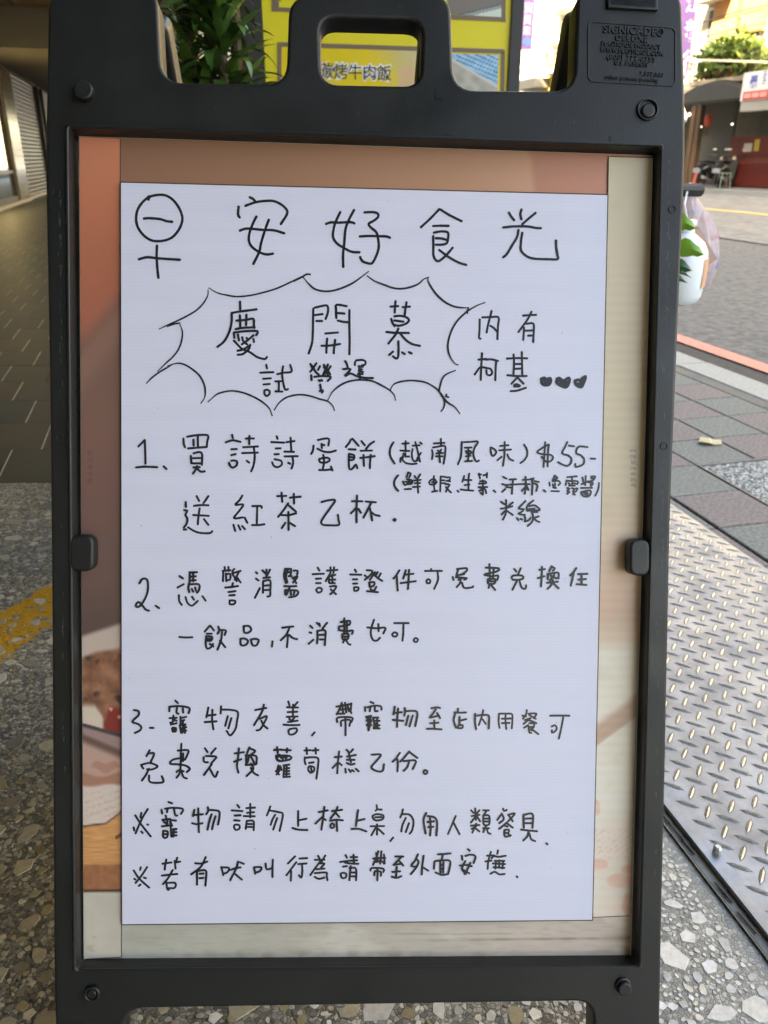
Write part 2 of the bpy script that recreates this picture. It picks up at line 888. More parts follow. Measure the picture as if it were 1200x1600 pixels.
935,95 925,155
925,145 990,138
960,110 955,180 952,252
918,198 1000,205
1012,105 1015,135 1008,165
1015,130 1090,128 1112,150 1095,245
1040,165 1022,238
1075,165 1050,248
5,430 122,435
15,412 20,455
95,420 92,450
20,475 115,480 120,505 30,520 10,500
15,490 50,480
45,495 90,490
55,480 60,515
80,480 85,510
25,555 35,590 10,625
5,600 45,570
40,560 50,590
65,555 110,548
70,580 110,575
75,600 110,598
70,622 110,620
70,560 65,645
90,555 88,640
65,645 115,642
228,438 275,435
245,418 248,465
290,438 338,434
315,420 318,462
232,490 230,520 238,545
240,495 290,490 335,500 335,560 322,658
265,535 300,530
258,575 270,560 305,570 300,600 275,612 258,590
280,575 285,600
465,490 520,485
500,445 490,530 485,615
490,530 448,575
498,535 520,552
558,432 575,450
608,428 590,450
562,485 630,472
575,455 592,530
560,510 620,510
560,535 590,548 620,540
548,580 552,610
575,585 590,605
600,590 615,600
630,580 652,600
755,470 825,470 790,520 752,570 800,600 840,595 850,545
974,455 945,500 918,525
955,505 958,550 955,600
1048,445 1010,490 975,525
1050,450 1110,495
1000,520 1095,515 1090,550 1075,582
1045,530 1030,570 1004,596
1160,600 1170,590 1190,600 1180,620 1162,615 1160,600
@ 660 1085 5 3.8 item3
70,108 110,100 138,105
105,115 85,145 58,180
65,180 130,165
115,145 138,185
62,225 125,220
92,202 95,265
35,268 90,268 150,272
278,110 275,140
250,140 300,142 340,140
258,145 245,200 262,258
290,175 290,230
290,205 342,192
275,262 285,240 315,240 310,262 280,262
412,150 412,220 420,270
425,165 470,160 518,165 520,220 518,265
475,122 465,170 440,240
470,195 495,230
598,150 595,210 602,262
605,150 660,150 700,155 702,210 698,265
620,190 690,188
620,225 680,222
650,160 648,190 655,270
815,122 812,150 785,190
780,165 810,170
830,150 890,150 870,185
835,160 885,190
840,190 790,230
800,200 845,185
830,200 870,215 890,225
825,240 795,260
835,225 870,225 870,250 835,255
830,250 835,295 850,300
850,270 880,290 905,310
870,255 850,280
998,166 1070,165 1148,166
1100,180 1085,260 1066,345
1010,250 1035,240 1050,262 1035,290 1010,298 1012,280
@ 200 1245 5 4.0 item4
58,145 100,210 178,308
155,95 110,170 60,285
105,125 98,160
152,215 158,218
45,238 50,262
105,270 115,282
318,40 345,50
262,100 268,130
290,92 350,85 430,95 415,132
310,95 305,120
360,90 370,140 385,145
295,145 300,165
270,180 330,172
280,195 310,210
265,230 330,222
310,180 300,225
335,200 345,225
335,180 375,185
330,190 335,235
275,270 278,315 305,315 310,270 275,265
275,290 305,290
335,240 340,310
345,255 380,250
350,275 380,275
350,300 380,300
360,250 355,310
520,100 510,150
508,142 585,135
550,90 552,180 555,275
502,205 540,212 582,205
625,80 628,110 612,135
630,100 690,105 715,115 715,160 705,215
655,135 640,180 622,255
685,150 670,200 658,252
855,62 870,82
812,105 895,110
835,145 880,142
832,182 872,185
828,235 840,258 870,250 870,222 835,218 828,235
925,88 992,84
955,55 955,160
930,125 985,120
905,150 990,152
928,190 920,250
928,188 980,190 982,260
935,212 970,212
935,235 970,235
1112,75 1100,110 1085,145
1100,105 1180,120 1210,140 1185,265
1150,140 1130,175 1115,218
1165,165 1150,210 1135,255
45,575 90,640 165,708
150,548 110,610 60,672
100,550 95,570
50,640 58,645
125,630 140,635
85,695 98,685
270,522 340,512
300,490 290,540 288,568
365,500 372,560
385,475 378,500
375,512 408,505
265,615 320,608 385,602
350,572 310,640 275,680
300,670 308,720 320,725
300,672 370,672 365,710 318,712
525,518 575,520 620,505
608,470 570,545 495,605
540,575 540,630 540,685
545,578 608,575 610,640 606,692
560,600 590,598
560,635 590,632
730,548 745,610
728,550 790,555 775,590 745,598
800,570 850,555 880,550
860,505 845,560 800,650
835,600 890,645
875,510 905,522
985,550 995,600
990,548 1045,550 1030,580 995,590
1075,520 1085,565 1125,555
1132,490 1130,560 1130,625
@ 430 1245 5 4.0 item4
180,110 180,180 180,225
185,182 245,170
135,242 180,255 252,258
342,118 410,105
385,78 375,160 362,255
365,160 315,208
375,165 395,180
445,110 522,100
488,78 470,120 435,165
470,120 500,155
430,185 480,178 528,182
435,215 445,205 462,220 455,240 435,240 432,220
480,190 485,265
648,102 640,160 632,225
645,185 698,172
598,250 650,248 712,268
792,65 795,95 785,108
800,98 832,100
760,150 790,135 845,145 838,175 790,185 765,170 760,150
780,160 830,158
745,230 850,228
795,215 795,295
785,240 752,300
805,250 848,290
922,318 900,345
998,98 990,130 978,160
990,135 1050,140 1080,190 1070,260 1050,288
1020,165 995,220 985,270
1045,205 1020,275
155,465 100,520
165,510 135,550 88,612
125,580 122,655
190,482 250,478
180,525 245,520
210,530 212,580 205,632 185,612
335,460 345,478
392,458 360,510
310,492 385,490
355,500 310,560 275,610
345,520 385,520 360,550
320,565 385,560
310,595 400,590 402,610 408,650
310,625 340,640 385,630
550,455 560,475
508,508 570,500
545,512 590,520 650,522
530,545 560,540
512,600 520,632 550,630 555,600 525,592 512,600
590,470 640,470
612,452 615,520
585,498 640,495
590,540 580,650
580,555 630,560 632,650
595,590 620,590
595,620 620,620
805,425 790,475 765,530
830,425 820,520
765,480 860,475
790,440 800,500
850,450 855,520
775,510 830,500 850,520
745,575 755,555 845,560 845,585
775,610 780,580 825,585 825,615
798,560 800,600 798,650
940,465 1000,465
985,470 930,525
925,530 990,520
970,500 1000,535
950,545 945,630
915,585 975,580
910,622 950,632 985,618
@ 640 1245 5 4.0 item4
130,125 110,180 125,285
140,148 195,160 215,200 210,300
140,195 190,190
145,235 185,232
160,165 165,240 160,300
360,150 330,220 300,290
340,195 390,292
512,90 518,180
480,105 500,125
545,105 525,130
485,150 545,140
518,150 480,200
525,150 550,190
480,225 545,220
520,210 490,280
485,250 520,230
520,250 545,270
575,105 618,105
600,110 580,140
575,145 620,148 620,215 580,215 575,150
580,170 615,170
580,192 615,192
595,230 575,275
575,245 620,245
605,250 612,280 632,288
730,92 738,110 758,102
720,130 685,180
725,140 735,175 700,205
770,140 822,130 770,190
775,145 805,190
760,200 700,250
760,205 805,240
745,225 765,232
740,260 775,255 770,280 740,280
740,265 745,310 790,300
770,285 785,305
890,140 892,240
890,140 960,135 960,240
900,170 950,168
900,205 950,205
870,255 930,262 995,268
930,275 918,310 888,340
935,285 950,330 980,345
1068,362 1076,370
65,448 45,495 15,530
50,480 70,510 45,560 10,602
15,540 40,545
110,460 100,530 95,605
105,550 145,575
222,448 270,445 320,440
260,455 250,490
195,505 190,560
200,500 260,495 315,500 312,560 300,602
240,510 242,590
265,510 262,590
205,590 250,608 300,602
245,530 265,530
245,560 265,560
455,408 470,420
408,460 412,490
435,460 480,450 515,465 500,515
435,500 410,560 440,600
475,515 455,560 430,602
395,535 440,530 485,540
420,570 465,595
605,460 660,458
635,430 615,500 610,562
592,505 640,498
690,418 685,445
660,462 700,468 750,460
640,480 650,470
665,500 740,500
650,520 745,525
655,550 740,555
675,500 670,560
700,495 700,555
730,500 725,560
632,600 665,585 700,605 742,602
836,620 842,628
"""
# ================================================================== SETTING
H_B = 22.4
def floor_mat():
    m = mat('terrazzo_ground', rough=.55); n = m.node_tree; L = n.links; N = n.nodes; b = N['Principled BSDF']
    tc = N.new('ShaderNodeTexCoord')
    vo = N.new('ShaderNodeTexVoronoi'); vo.inputs['Scale'].default_value = 170; vo.feature = 'F1'
    L.new(tc.outputs['Object'], vo.inputs['Vector'])
    v2 = N.new('ShaderNodeTexVoronoi'); v2.inputs['Scale'].default_value = 170; v2.feature = 'DISTANCE_TO_EDGE'
    L.new(tc.outputs['Object'], v2.inputs['Vector'])
    cr = N.new('ShaderNodeValToRGB'); e = cr.color_ramp.elements
    e[0].position = 0; e[0].color = (.10, .098, .085, 1); e[1].position = 1; e[1].color = (.52, .51, .46, 1)
    e.new(.4).color = (.19, .19, .17, 1); e.new(.75).color = (.32, .315, .28, 1)
    sep = N.new('ShaderNodeSeparateColor'); L.new(vo.outputs['Color'], sep.inputs['Color']); L.new(sep.outputs['Red'], cr.inputs['Fac'])
    ed = N.new('ShaderNodeMapRange'); ed.inputs['From Max'].default_value = .12; ed.inputs['To Min'].default_value = .35
    L.new(v2.outputs['Distance'], ed.inputs['Value'])
    big = N.new('ShaderNodeTexNoise'); big.inputs['Scale'].default_value = 2.2; big.inputs['Detail'].default_value = 6; L.new(tc.outputs['Object'], big.inputs['Vector'])
    mb = N.new('ShaderNodeMapRange'); mb.inputs['From Min'].default_value = .3; mb.inputs['From Max'].default_value = .7
    mb.inputs['To Min'].default_value = .62; mb.inputs['To Max'].default_value = 1.3; L.new(big.outputs['Fac'], mb.inputs['Value'])
    mu = N.new('ShaderNodeMath'); mu.operation = 'MULTIPLY'; L.new(ed.outputs['Result'], mu.inputs[0]); L.new(mb.outputs['Result'], mu.inputs[1])
    sc = N.new('ShaderNodeVectorMath'); sc.operation = 'SCALE'; L.new(cr.outputs['Color'], sc.inputs[0]); L.new(mu.outputs['Value'], sc.inputs['Scale'])
    # paler zone towards the street edge
    sx_ = N.new('ShaderNodeSeparateXYZ'); L.new(tc.outputs['Object'], sx_.inputs['Vector'])
    ax_ = N.new('ShaderNodeMath'); ax_.operation = 'MULTIPLY_ADD'; L.new(big.outputs['Fac'], ax_.inputs[0]); ax_.inputs[1].default_value = .25; L.new(sx_.outputs['X'], ax_.inputs[2])
    pr_ = N.new('ShaderNodeMapRange'); pr_.inputs['From Min'].default_value = .36; pr_.inputs['From Max'].default_value = .60; L.new(ax_.outputs['Value'], pr_.inputs['Value'])
    pm_ = N.new('ShaderNodeMix'); pm_.data_type = 'RGBA'; L.new(pr_.outputs['Result'], pm_.inputs['Factor']); L.new(sc.outputs['Vector'], pm_.inputs['A'])
    pc_ = N.new('ShaderNodeVectorMath'); pc_.operation = 'MULTIPLY_ADD'; L.new(sc.outputs['Vector'], pc_.inputs[0]); pc_.inputs[1].default_value = (.55, .55, .52); pc_.inputs[2].default_value = (.25, .255, .235)
    L.new(pc_.outputs['Vector'], pm_.inputs['B'])
    # worn yellow painted stripe
    dot = N.new('ShaderNodeVectorMath'); dot.operation = 'DOT_PRODUCT'; L.new(tc.outputs['Object'], dot.inputs[0]); dot.inputs[1].default_value = YN + (0,)
    su = N.new('ShaderNodeMath'); su.operation = 'SUBTRACT'; L.new(dot.outputs['Value'], su.inputs[0]); su.inputs[1].default_value = YC
    n1 = N.new('ShaderNodeTexNoise'); n1.inputs['Scale'].default_value = 38; n1.inputs['Detail'].default_value = 5; L.new(tc.outputs['Object'], n1.inputs['Vector'])
    ns = N.new('ShaderNodeMath'); ns.operation = 'MULTIPLY_ADD'; L.new(n1.outputs['Fac'], ns.inputs[0]); ns.inputs[1].default_value = .035; ns.inputs[2].default_value = -.0175
    ad = N.new('ShaderNodeMath'); ad.operation = 'ADD'; L.new(su.outputs['Value'], ad.inputs[0]); L.new(ns.outputs['Value'], ad.inputs[1])
    ab = N.new('ShaderNodeMath'); ab.operation = 'ABSOLUTE'; L.new(ad.outputs['Value'], ab.inputs[0])
    lt = N.new('ShaderNodeMath'); lt.operation = 'LESS_THAN'; L.new(ab.outputs['Value'], lt.inputs[0]); lt.inputs[1].default_value = YW
    gt = N.new('ShaderNodeMath'); gt.operation = 'GREATER_THAN'; L.new(n1.outputs['Fac'], gt.inputs[0]); gt.inputs[1].default_value = .42
    mm = N.new('ShaderNodeMath'); mm.operation = 'MULTIPLY'; L.new(lt.outputs['Value'], mm.inputs[0]); L.new(gt.outputs['Value'], mm.inputs[1])
    mx = N.new('ShaderNodeMix'); mx.data_type = 'RGBA'; L.new(mm.outputs['Value'], mx.inputs['Factor']); L.new(pm_.outputs['Result'], mx.inputs['A'])
    mx.inputs['B'].default_value = (.50, .27, .012, 1)
    L.new(mx.outputs['Result'], b.inputs['Base Color'])
    bp = N.new('ShaderNodeBump'); bp.inputs['Strength'].default_value = .6; bp.inputs['Distance'].default_value = .002
    L.new(ed.outputs['Result'], bp.inputs['Height']); L.new(bp.outputs['Normal'], b.inputs['Normal'])
    return m
# yellow stripe geometry from two edges on the floor
_a, _b, _c = gnd(0, 960), gnd(80, 910), gnd(0, 1033)
_t = (_b - _a).normalized(); YN = (_t.y, -_t.x)
_e0 = _a.x * YN[0] + _a.y * YN[1]; _e1 = _c.x * YN[0] + _c.y * YN[1]; YC = (_e0 + _e1) / 2; YW = abs(_e1 - _e0) / 2
M_TERR = floor_mat()

V_PLATE, V_P0, V_P1 = 1.366, 1.42, 2.10
S_T = 2.62                                    # where the terrazzo meets the arcade tiles (y about 2.40)
def layer(name, pts, z, m, kind='structure', thick=None):
    q = MB()
    if thick: q.hexa([Vector((p[0], p[1], z - thick)) for p in pts], [Vector((p[0], p[1], z)) for p in pts])
    else: q.poly([Vector((p[0], p[1], z)) for p in pts])
    return q.build(name, m, kind=kind)
S = lambda s, v: tuple(sv(s, v))[:2]
M_EARTH = mat('city_ground', (.09, .088, .085), .9, var=.2, vscale=.3)
layer('ground', [(-900, -900), (900, -900), (900, 900), (-900, 900)], -.26, M_EARTH)
M_ASPH = mat('asphalt', (.116, .121, .120), .88, var=.75, vscale=15, bump=1.0, bscale=110, detail=10)
M_ASPH2 = mat('asphalt_old', (.17, .172, .165), .85, var=.6, vscale=4, bump=.5, bscale=160, detail=10)
layer('road', [S(-60, 2.585), S(-60, 17.3), S(160, 17.3), S(160, 2.585)], -.12, M_ASPH)
q = MB(); q.poly([sv(-60, 7.7, -.116), sv(-60, 17.28, -.116), sv(160, 17.28, -.116), sv(160, 7.7, -.116)])
q.build('road_resurfaced_lane', M_ASPH2, kind='structure')
# gutter, painted lines
M_GUT = mat('gutter_asphalt', (.045, .045, .045), .9, var=.4, vscale=30, bump=.8, bscale=120)
q = MB(); q.poly([sv(-60, 2.60, -.114), sv(-60, 3.05, -.114), sv(160, 3.05, -.114), sv(160, 2.60, -.114)]); q.build('gutter', M_GUT, kind='structure')
M_RED = mat('red_road_paint', (.60, .19, .15), .6, var=.18, vscale=30, bump=.2, bscale=90)
q = MB(); q.poly([sv(-60, 3.045, -.106), sv(-60, 3.175, -.106), sv(160, 3.175, -.106), sv(160, 3.045, -.106)]); q.build('red_kerb_line', M_RED, kind='structure')
M_YEL = mat('yellow_road_paint', (.75, .52, .10), .6, var=.15, vscale=12)
q = MB(); q.poly([sv(-60, 11.58, -.108), sv(-60, 11.80, -.108), sv(160, 11.80, -.108), sv(160, 11.58, -.108)]); q.build('yellow_centre_line', M_YEL, kind='structure')
# seam crack in the asphalt
q = MB(); pts = [(s_, 7.70 + .03 * noise.noise(Vector((s_ * .8, 3, 0)))) for s_ in [i * .5 for i in range(0, 60)]]
for (a, b), (c, d) in zip(pts[:-1], pts[1:]): q.poly([sv(a, b - .035, -.110), sv(a, b + .035, -.110), sv(c, d + .035, -.110), sv(c, d - .035, -.110)])
q.build('asphalt_seam', M_GUT, kind='structure')
# kerb stones: a granite row and a darker inner strip
M_GRAN = mat('kerb_granite', (.33, .345, .325), .8, var=.28, vscale=60, bump=.4, bscale=180, detail=8)
M_KERB2 = mat('kerb_dark', (.14, .14, .125), .85, var=.3, vscale=60, bump=.4, bscale=160)
kb = MB(); kb.sbox(-60, 160, 2.31, 2.60, -.25, -.02); kerb = kb.build('kerb', M_KERB2, kind='structure')
def stone(du, dv, h, bev=.004):
    m = MB(); a, b = du / 2, dv / 2
    lo = [(-a, -b), (a, -b), (a, b), (-a, b)]; hi = [(x - math.copysign(bev, x), y - math.copysign(bev, y)) for x, y in lo]
    m.v = [(x, y, -h) for x, y in lo] + [(x, y, -bev) for x, y in lo] + [(x, y, 0) for x, y in hi]
    m.f = [(0, 1, 5, 4), (1, 2, 6, 5), (2, 3, 7, 6), (3, 0, 4, 7), (4, 5, 9, 8), (5, 6, 10, 9), (6, 7, 11, 10), (7, 4, 8, 11), (8, 9, 10, 11)]
    m.c = [None] * 9
    return m
ANG = atan2(U.y, U.x)
me = stone(.994, .186, .10, .008).mesh('kerb_stone', M_GRAN)
for k in range(36): inst('kerb_stone', me, kerb, sv(-4 + k, 2.496, .002 + .002 * random.random()), (0, 0, ANG))
me = stone(.494, .074, .05).mesh('kerb_edge_stone', M_KERB2)
for k in range(60): inst('kerb_edge_stone', me, kerb, sv(-3 + k * .5, 2.362, -.001 + .002 * random.random()), (0, 0, ANG))
# pavers
M_PT = [mat('paver_green', (.155, .172, .160), .85, var=.6, vscale=85, bump=.5, bscale=200, detail=12),
        mat('paver_pink', (.175, .155, .152), .85, var=.6, vscale=85, bump=.5, bscale=200, detail=12)]
M_JOINT = mat('paver_joint', (.035, .033, .03), .95)
pb = MB(); pb.sbox(-12, 70, 1.30, 2.315, -.25, -.012); pave = pb.build('pavement', M_JOINT, kind='structure')
VR = [1.418, 1.655, 1.886, 2.106, 2.322]
PM = {}
S0, DS = 1.985, .2315
def paver(i, j, s0, s1, v0, v1):
    ci = (i + j) % 2; k = (ci, round(s1 - s0, 3), round(v1 - v0, 3))
    if k not in PM: PM[k] = stone(s1 - s0 - .005, v1 - v0 - .005, .03, .003).mesh('paver', M_PT[ci])
    inst('paver', PM[k], pave, sv((s0 + s1) / 2, (v0 + v1) / 2, .0015 * random.random()), (radians(random.uniform(-.12, .12)), radians(random.uniform(-.12, .12)), ANG))
for i in range(-6, 48):
    s0 = S0 + i * DS; s1 = s0 + DS
    for j in range(4):
        if i in (-1, 0) and j in (1, 2): continue          # pebble cover sits here
        paver(i, j, s0, s1, VR[j], VR[j + 1])
    if i < 20: paver(i, 1 + 0, s0, s1, 1.372, 1.412)
# cast cover filled with pebbles
cover = thing('access_cover', 'square inspection cover filled with pale pebbles, set among the grey and pink pavers', 'cover', tuple(sv(S0, 1.88, -.01)))
fr = MB(); a0, a1, b0, b1 = S0 - DS + .004, S0 + DS - .004, VR[1] + .004, VR[3] - .004
for (p, q_, r, t_) in ((a0, a1, b0, b0 + .004), (a0, a1, b1 - .004, b1), (a0, a0 + .004, b0 + .004, b1 - .004), (a1 - .004, a1, b0 + .004, b1 - .004)):
    fr.sbox(p, q_, r, t_, -.02, .002)
M_STEEL = mat('cover_steel', (.25, .25, .24), .6, metal=.5)
local(cover, fr).build('frame', M_STEEL, cover)
M_CEM = mat('cover_mortar', (.10, .11, .105), .9, var=.3, vscale=90)
cb = MB(); cb.sbox(a0 + .009, a1 - .009, b0 + .009, b1 - .009, -.02, -.003); local(cover, cb).build('mortar_bed', M_CEM, cover)
M_PEB = mat('pebble', rough=.7, attr=True)
pm = MB(); random.seed(3)
for k in range(2600):
    s_, v_ = random.uniform(a0 + .012, a1 - .012), random.uniform(b0 + .012, b1 - .012); r = random.uniform(.0032, .0062); g = random.choice((.62, .5, .36, .6, .3))
    if (s_ - S0 + .08) ** 2 / .01 + (v_ - 1.97) ** 2 / .004 < 1: g *= .4
    th = random.random() * pi; e = random.uniform(.5, 1)
    ring = [sv(s_, v_) + Vector((r * (cos(th) * cos(t) - e * sin(th) * sin(t)), r * (sin(th) * cos(t) + e * cos(th) * sin(t)), -.003)) for t in (0, pi / 3, 2 * pi / 3, pi, 4 * pi / 3, 5 * pi / 3)]
    top = sv(s_, v_, random.uniform(-.0008, .001))
    pm.raw(ring + [top], [(i, (i + 1) % 6, 6) for i in range(6)], (g, g * 1.01, g * .95))
local(cover, pm).build('pebble_fill', M_PEB, cover, kind='stuff')

# arcade floor: terrazzo slab, tiles beyond
tf = MB(); tf.hexa([Vector((x, y, -.25)) for x, y in [S(-12, -30), S(-12, 1.30), S(S_T - .08, 1.30), (-14, 2.398)]],
                   [Vector((x, y, 0)) for x, y in [S(-12, -30), S(-12, 1.30), S(S_T - .08, 1.30), (-14, 2.398)]])
q = MB(); q.hexa([Vector((x, y, -.25)) for x, y in ((-30, -12), (2.99, -12), (.72, 2.395), (-30, 2.395))],
                 [Vector((x, y, 0)) for x, y in ((-30, -12), (S(-11.3, 1.30)[0], -12), (S(2.1, 1.30)[0], 2.395), (-30, 2.395))])
tfloor = q.build('terrazzo_floor', M_TERR, kind='structure')
M_TILE = [mat('arcade_tile_%d' % k, c, .46, var=.22, vscale=5, bump=.08, bscale=30) for k, c in enumerate([(.062, .060, .044), (.070, .060, .042), (.052, .053, .042)])]
M_GROUT = mat('tile_grout', (.022, .02, .016), .8)
def farfloor():
    m = mat('arcade_tiles_far', (.05, .047, .038), .46, var=.2, vscale=4); n = m.node_tree; L = n.links
    return m
q = MB(); q.hexa([Vector((x, y, -.25)) for x, y in ((-30, 2.40), S(2.1, 1.30), S(90, 1.30), (-60, 85))],
                 [Vector((x, y, -.004)) for x, y in ((-30, 2.40), S(2.1, 1.30), S(90, 1.30), (-60, 85))])
afloor = q.build('arcade_floor', M_GROUT, kind='structure')
q = MB(); y0 = 9.7
q.poly([(-28, y0, -.0005), (.6 - .25 * y0 / .9682, y0, -.0005), tuple(sv(90, 1.28, -.0005)), (-55, 84, -.0005)]); q.build('distant_tiles', farfloor(), afloor)
# tiles: rows of constant y, side joints running along the street
TW, TL, GAPX, GAPY = .205, .315, .0045, .0015
k = U.x / U.y; t0 = 2.400
tmesh = []
for mm in M_TILE:
    m_ = MB(); lo = [(0, 0), (TW - GAPX, 0), (TW - GAPX + k * (TL - GAPY), TL - GAPY), (k * (TL - GAPY), TL - GAPY)]
    m_.hexa([(x, y, -.01) for x, y in lo], [(x, y, 0) for x, y in lo]); tmesh.append(m_.mesh('tile', mm))
r = 0; yy = t0; cnt = 0
jx = gnd(0, 748)                                          # a joint passes here in the first (cut) row
while yy < 9.69:
    base = jx.x + k * (yy - t0) + (r % 2) * TW / 2 + .004
    i0 = int((-.60 * yy - base) / TW); i1 = int((-.30 * yy - base) / TW) + 1
    full = int((-.20 * yy - base) / TW) + 2
    for i in range(i0 - 1, full):
        inst('tile', random.choice(tmesh), afloor, (base + i * TW, yy, random.uniform(-.0004, .0003))); cnt += 1
    yy += TL; r += 1
M_JST = mat('pale_joint_strip', (.62, .56, .42), .5, var=.3, vscale=9)
js = MB(); yy = t0; r = 0
while yy < 17:
    base = jx.x + k * (yy - t0) + (r % 2) * TW / 2 + .004
    for i in range(int((-.70 * yy - base) / TW) - 1, int((-.16 * yy - base) / TW) + 2):
        x = base + i * TW - .0035; wd = .0032
        if random.random() < .1: continue
        js.poly([(x, yy + .004, .0008), (x + wd, yy + .004, .0008), (x + wd + k * (TL - .008), yy + TL - .006, .0008), (x + k * (TL - .008), yy + TL - .006, .0008)])
    yy += TL; r += 1
js.build('joint_strip', M_JST, afloor, kind='stuff')
# rough pebble band along the edge of the terrazzo, and the big stone chips
M_CHIP = mat('terrazzo_chip', rough=.5, attr=True, var=.22, vscale=120, detail=6, bump=.12, bscale=200)
random.seed(11)
front = (gnd(1035, 1286), gnd(1197, 1504)); fd = (front[1] - front[0]); 
def right_of_strip(x, y): return (x - front[0].x) * (-fd.y) + (y - front[0].y) * fd.x   # >0 right side
grid = {}; chips = MB()
def near(x, y, r):
    gx, gy = int(floor(x / .05)), int(floor(y / .05))
    for a in range(-1, 2):
        for b in range(-1, 2):
            for (px, py, pr) in grid.get((gx + a, gy + b), ()):
                if (px - x) ** 2 + (py - y) ** 2 < ((pr + r) * .93) ** 2: return True
    return False
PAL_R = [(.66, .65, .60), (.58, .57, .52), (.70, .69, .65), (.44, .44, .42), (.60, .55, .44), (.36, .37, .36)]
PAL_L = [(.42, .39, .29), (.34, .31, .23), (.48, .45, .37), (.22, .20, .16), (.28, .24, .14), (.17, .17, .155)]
def chip(x, y, r):
    n_ = random.randint(5, 8); a0 = random.random() * 6.28; e = random.uniform(.55, 1.0); th = random.random() * pi
    ps = []
    for i in range(n_):
        t = a0 + (i + random.uniform(-.3, .3)) * 2 * pi / n_; rr = r * random.uniform(.72, 1.08)
        cx, cy = rr * cos(t), rr * sin(t) * e
        ps.append((x + cx * cos(th) - cy * sin(th), y + cx * sin(th) + cy * cos(th)))
    if any(right_of_strip(a, b) > -.004 for a, b in ps): return
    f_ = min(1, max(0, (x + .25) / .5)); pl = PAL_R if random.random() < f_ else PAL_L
    c = random.choice(pl[:3] if r > .012 and random.random() < .7 else pl); g = random.uniform(.8, 1.12)
    c = tuple(min(.72, a * g) for a in c)
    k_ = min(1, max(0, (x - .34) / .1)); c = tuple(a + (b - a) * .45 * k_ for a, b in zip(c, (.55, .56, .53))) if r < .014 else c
    d = x * YN[0] + y * YN[1] - YC
    if abs(d + random.uniform(-.012, .012)) < YW and (r < .011 and random.random() < .93): c = (.52 * g, .29 * g, .015)
    h = .0006 + random.random() * .0008; n0 = len(ps)
    top = [(a, b, h) for a, b in ps]; bot = [(x + (a - x) * 1.06, y + (b - y) * 1.06, -.001) for a, b in ps]
    chips.raw(bot + top, [tuple(range(n0, 2 * n0))] + [(i, (i + 1) % n0, n0 + (i + 1) % n0, n0 + i) for i in range(n0)], c)
def scatter(count, rlo, rhi, x0, x1, y0, y1):
    for _ in range(count):
        y = random.uniform(y0, y1); x = random.uniform(x0, x1)
        if right_of_strip(x, y) > 0: continue
        r = random.uniform(rlo, rhi) if random.random() < .7 else rlo
        if near(x, y, r): continue
        grid.setdefault((int(floor(x / .05)), int(floor(y / .05))), []).append((x, y, r)); chip(x, y, r)
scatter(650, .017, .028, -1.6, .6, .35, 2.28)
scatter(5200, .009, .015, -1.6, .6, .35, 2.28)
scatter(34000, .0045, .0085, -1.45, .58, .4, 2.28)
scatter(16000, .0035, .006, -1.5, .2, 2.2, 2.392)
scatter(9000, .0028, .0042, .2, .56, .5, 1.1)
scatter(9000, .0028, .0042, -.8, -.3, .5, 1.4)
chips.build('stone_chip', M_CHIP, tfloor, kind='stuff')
# cement strip between terrazzo and the steel plate, with its crack
M_CEM2 = mat('cement_strip', (.27, .26, .23), .9, var=.4, vscale=45, bump=.6, bscale=90, detail=8)
pf0, pf1 = gnd(1038, 1256, .014), gnd(1200, 1460, .014)
fdir = (pf1 - pf0).normalized()
A_far, A_near = pf0 - fdir * 1.45, pf1 + fdir * 1.3
B_far, B_near = A_far + (front[0] - pf0), A_near + (front[1] - pf1)
q = MB(); q.poly([(A_far.x + .03, A_far.y, .004), (B_far.x, B_far.y, .004), (B_near.x, B_near.y, .004), (A_near.x + .03, A_near.y, .004)])
q.build('cement_strip', M_CEM2, kind='structure')
M_CRK = mat('crack_dirt', (.012, .011, .009), .95)
q = MB(); prev = None
for i in range(60):
    t = i / 59; p = B_far.lerp(B_near, t) + Vector((.001 + .003 * noise.noise(Vector((t * 22, 0, 5))), 0, 0)); wd = .0008 + .0018 * abs(noise.noise(Vector((t * 31, 2, 5))))
    if prev: q.poly([(prev[0].x, prev[0].y, .0062), (p.x, p.y, .0062), (p.x + wd, p.y, .0062), (prev[0].x + prev[1], prev[0].y, .0062)])
    prev = (p, wd)
for i in range(14):
    t = random.uniform(.35, .8); p = B_far.lerp(B_near, t); a = random.uniform(.3, 1.2); l = random.uniform(.015, .04)
    q.poly([(p.x + .006, p.y, .0066), (p.x + .006 + l * .3, p.y - l, .0066), (p.x + .009 + l * .3, p.y - l, .0066), (p.x + .0085, p.y, .0066)])
q.build('crack', M_CRK, kind='structure')

# chequer plate ramp
def plate_mat():
    m = mat('chequer_steel', (.25, .262, .275), .40, metal=.72, var=.34, vscale=16, detail=8)
    n = m.node_tree; L = n.links; N = n.nodes; b = N['Principled BSDF']
    tc = N.new('ShaderNodeTexCoord'); t = N.new('ShaderNodeTexNoise'); t.inputs['Scale'].default_value = 9; t.inputs['Detail'].default_value = 9
    L.new(tc.outputs['Object'], t.inputs['Vector']); mr = N.new('ShaderNodeMapRange'); mr.inputs['From Min'].default_value = .3; mr.inputs['From Max'].default_value = .7
    mr.inputs['To Min'].default_value = .34; mr.inputs['To Max'].default_value = .62; L.new(t.outputs['Fac'], mr.inputs['Value']); L.new(mr.outputs['Result'], b.inputs['Roughness'])
    t2 = N.new('ShaderNodeTexNoise'); t2.inputs['Scale'].default_value = 26; L.new(tc.outputs['Object'], t2.inputs['Vector'])
    bp = N.new('ShaderNodeBump'); bp.inputs['Strength'].default_value = .25; bp.inputs['Distance'].default_value = .004; L.new(t2.outputs['Fac'], bp.inputs['Height']); L.new(bp.outputs['Normal'], b.inputs['Normal'])
    return m
M_PLATE = plate_mat()
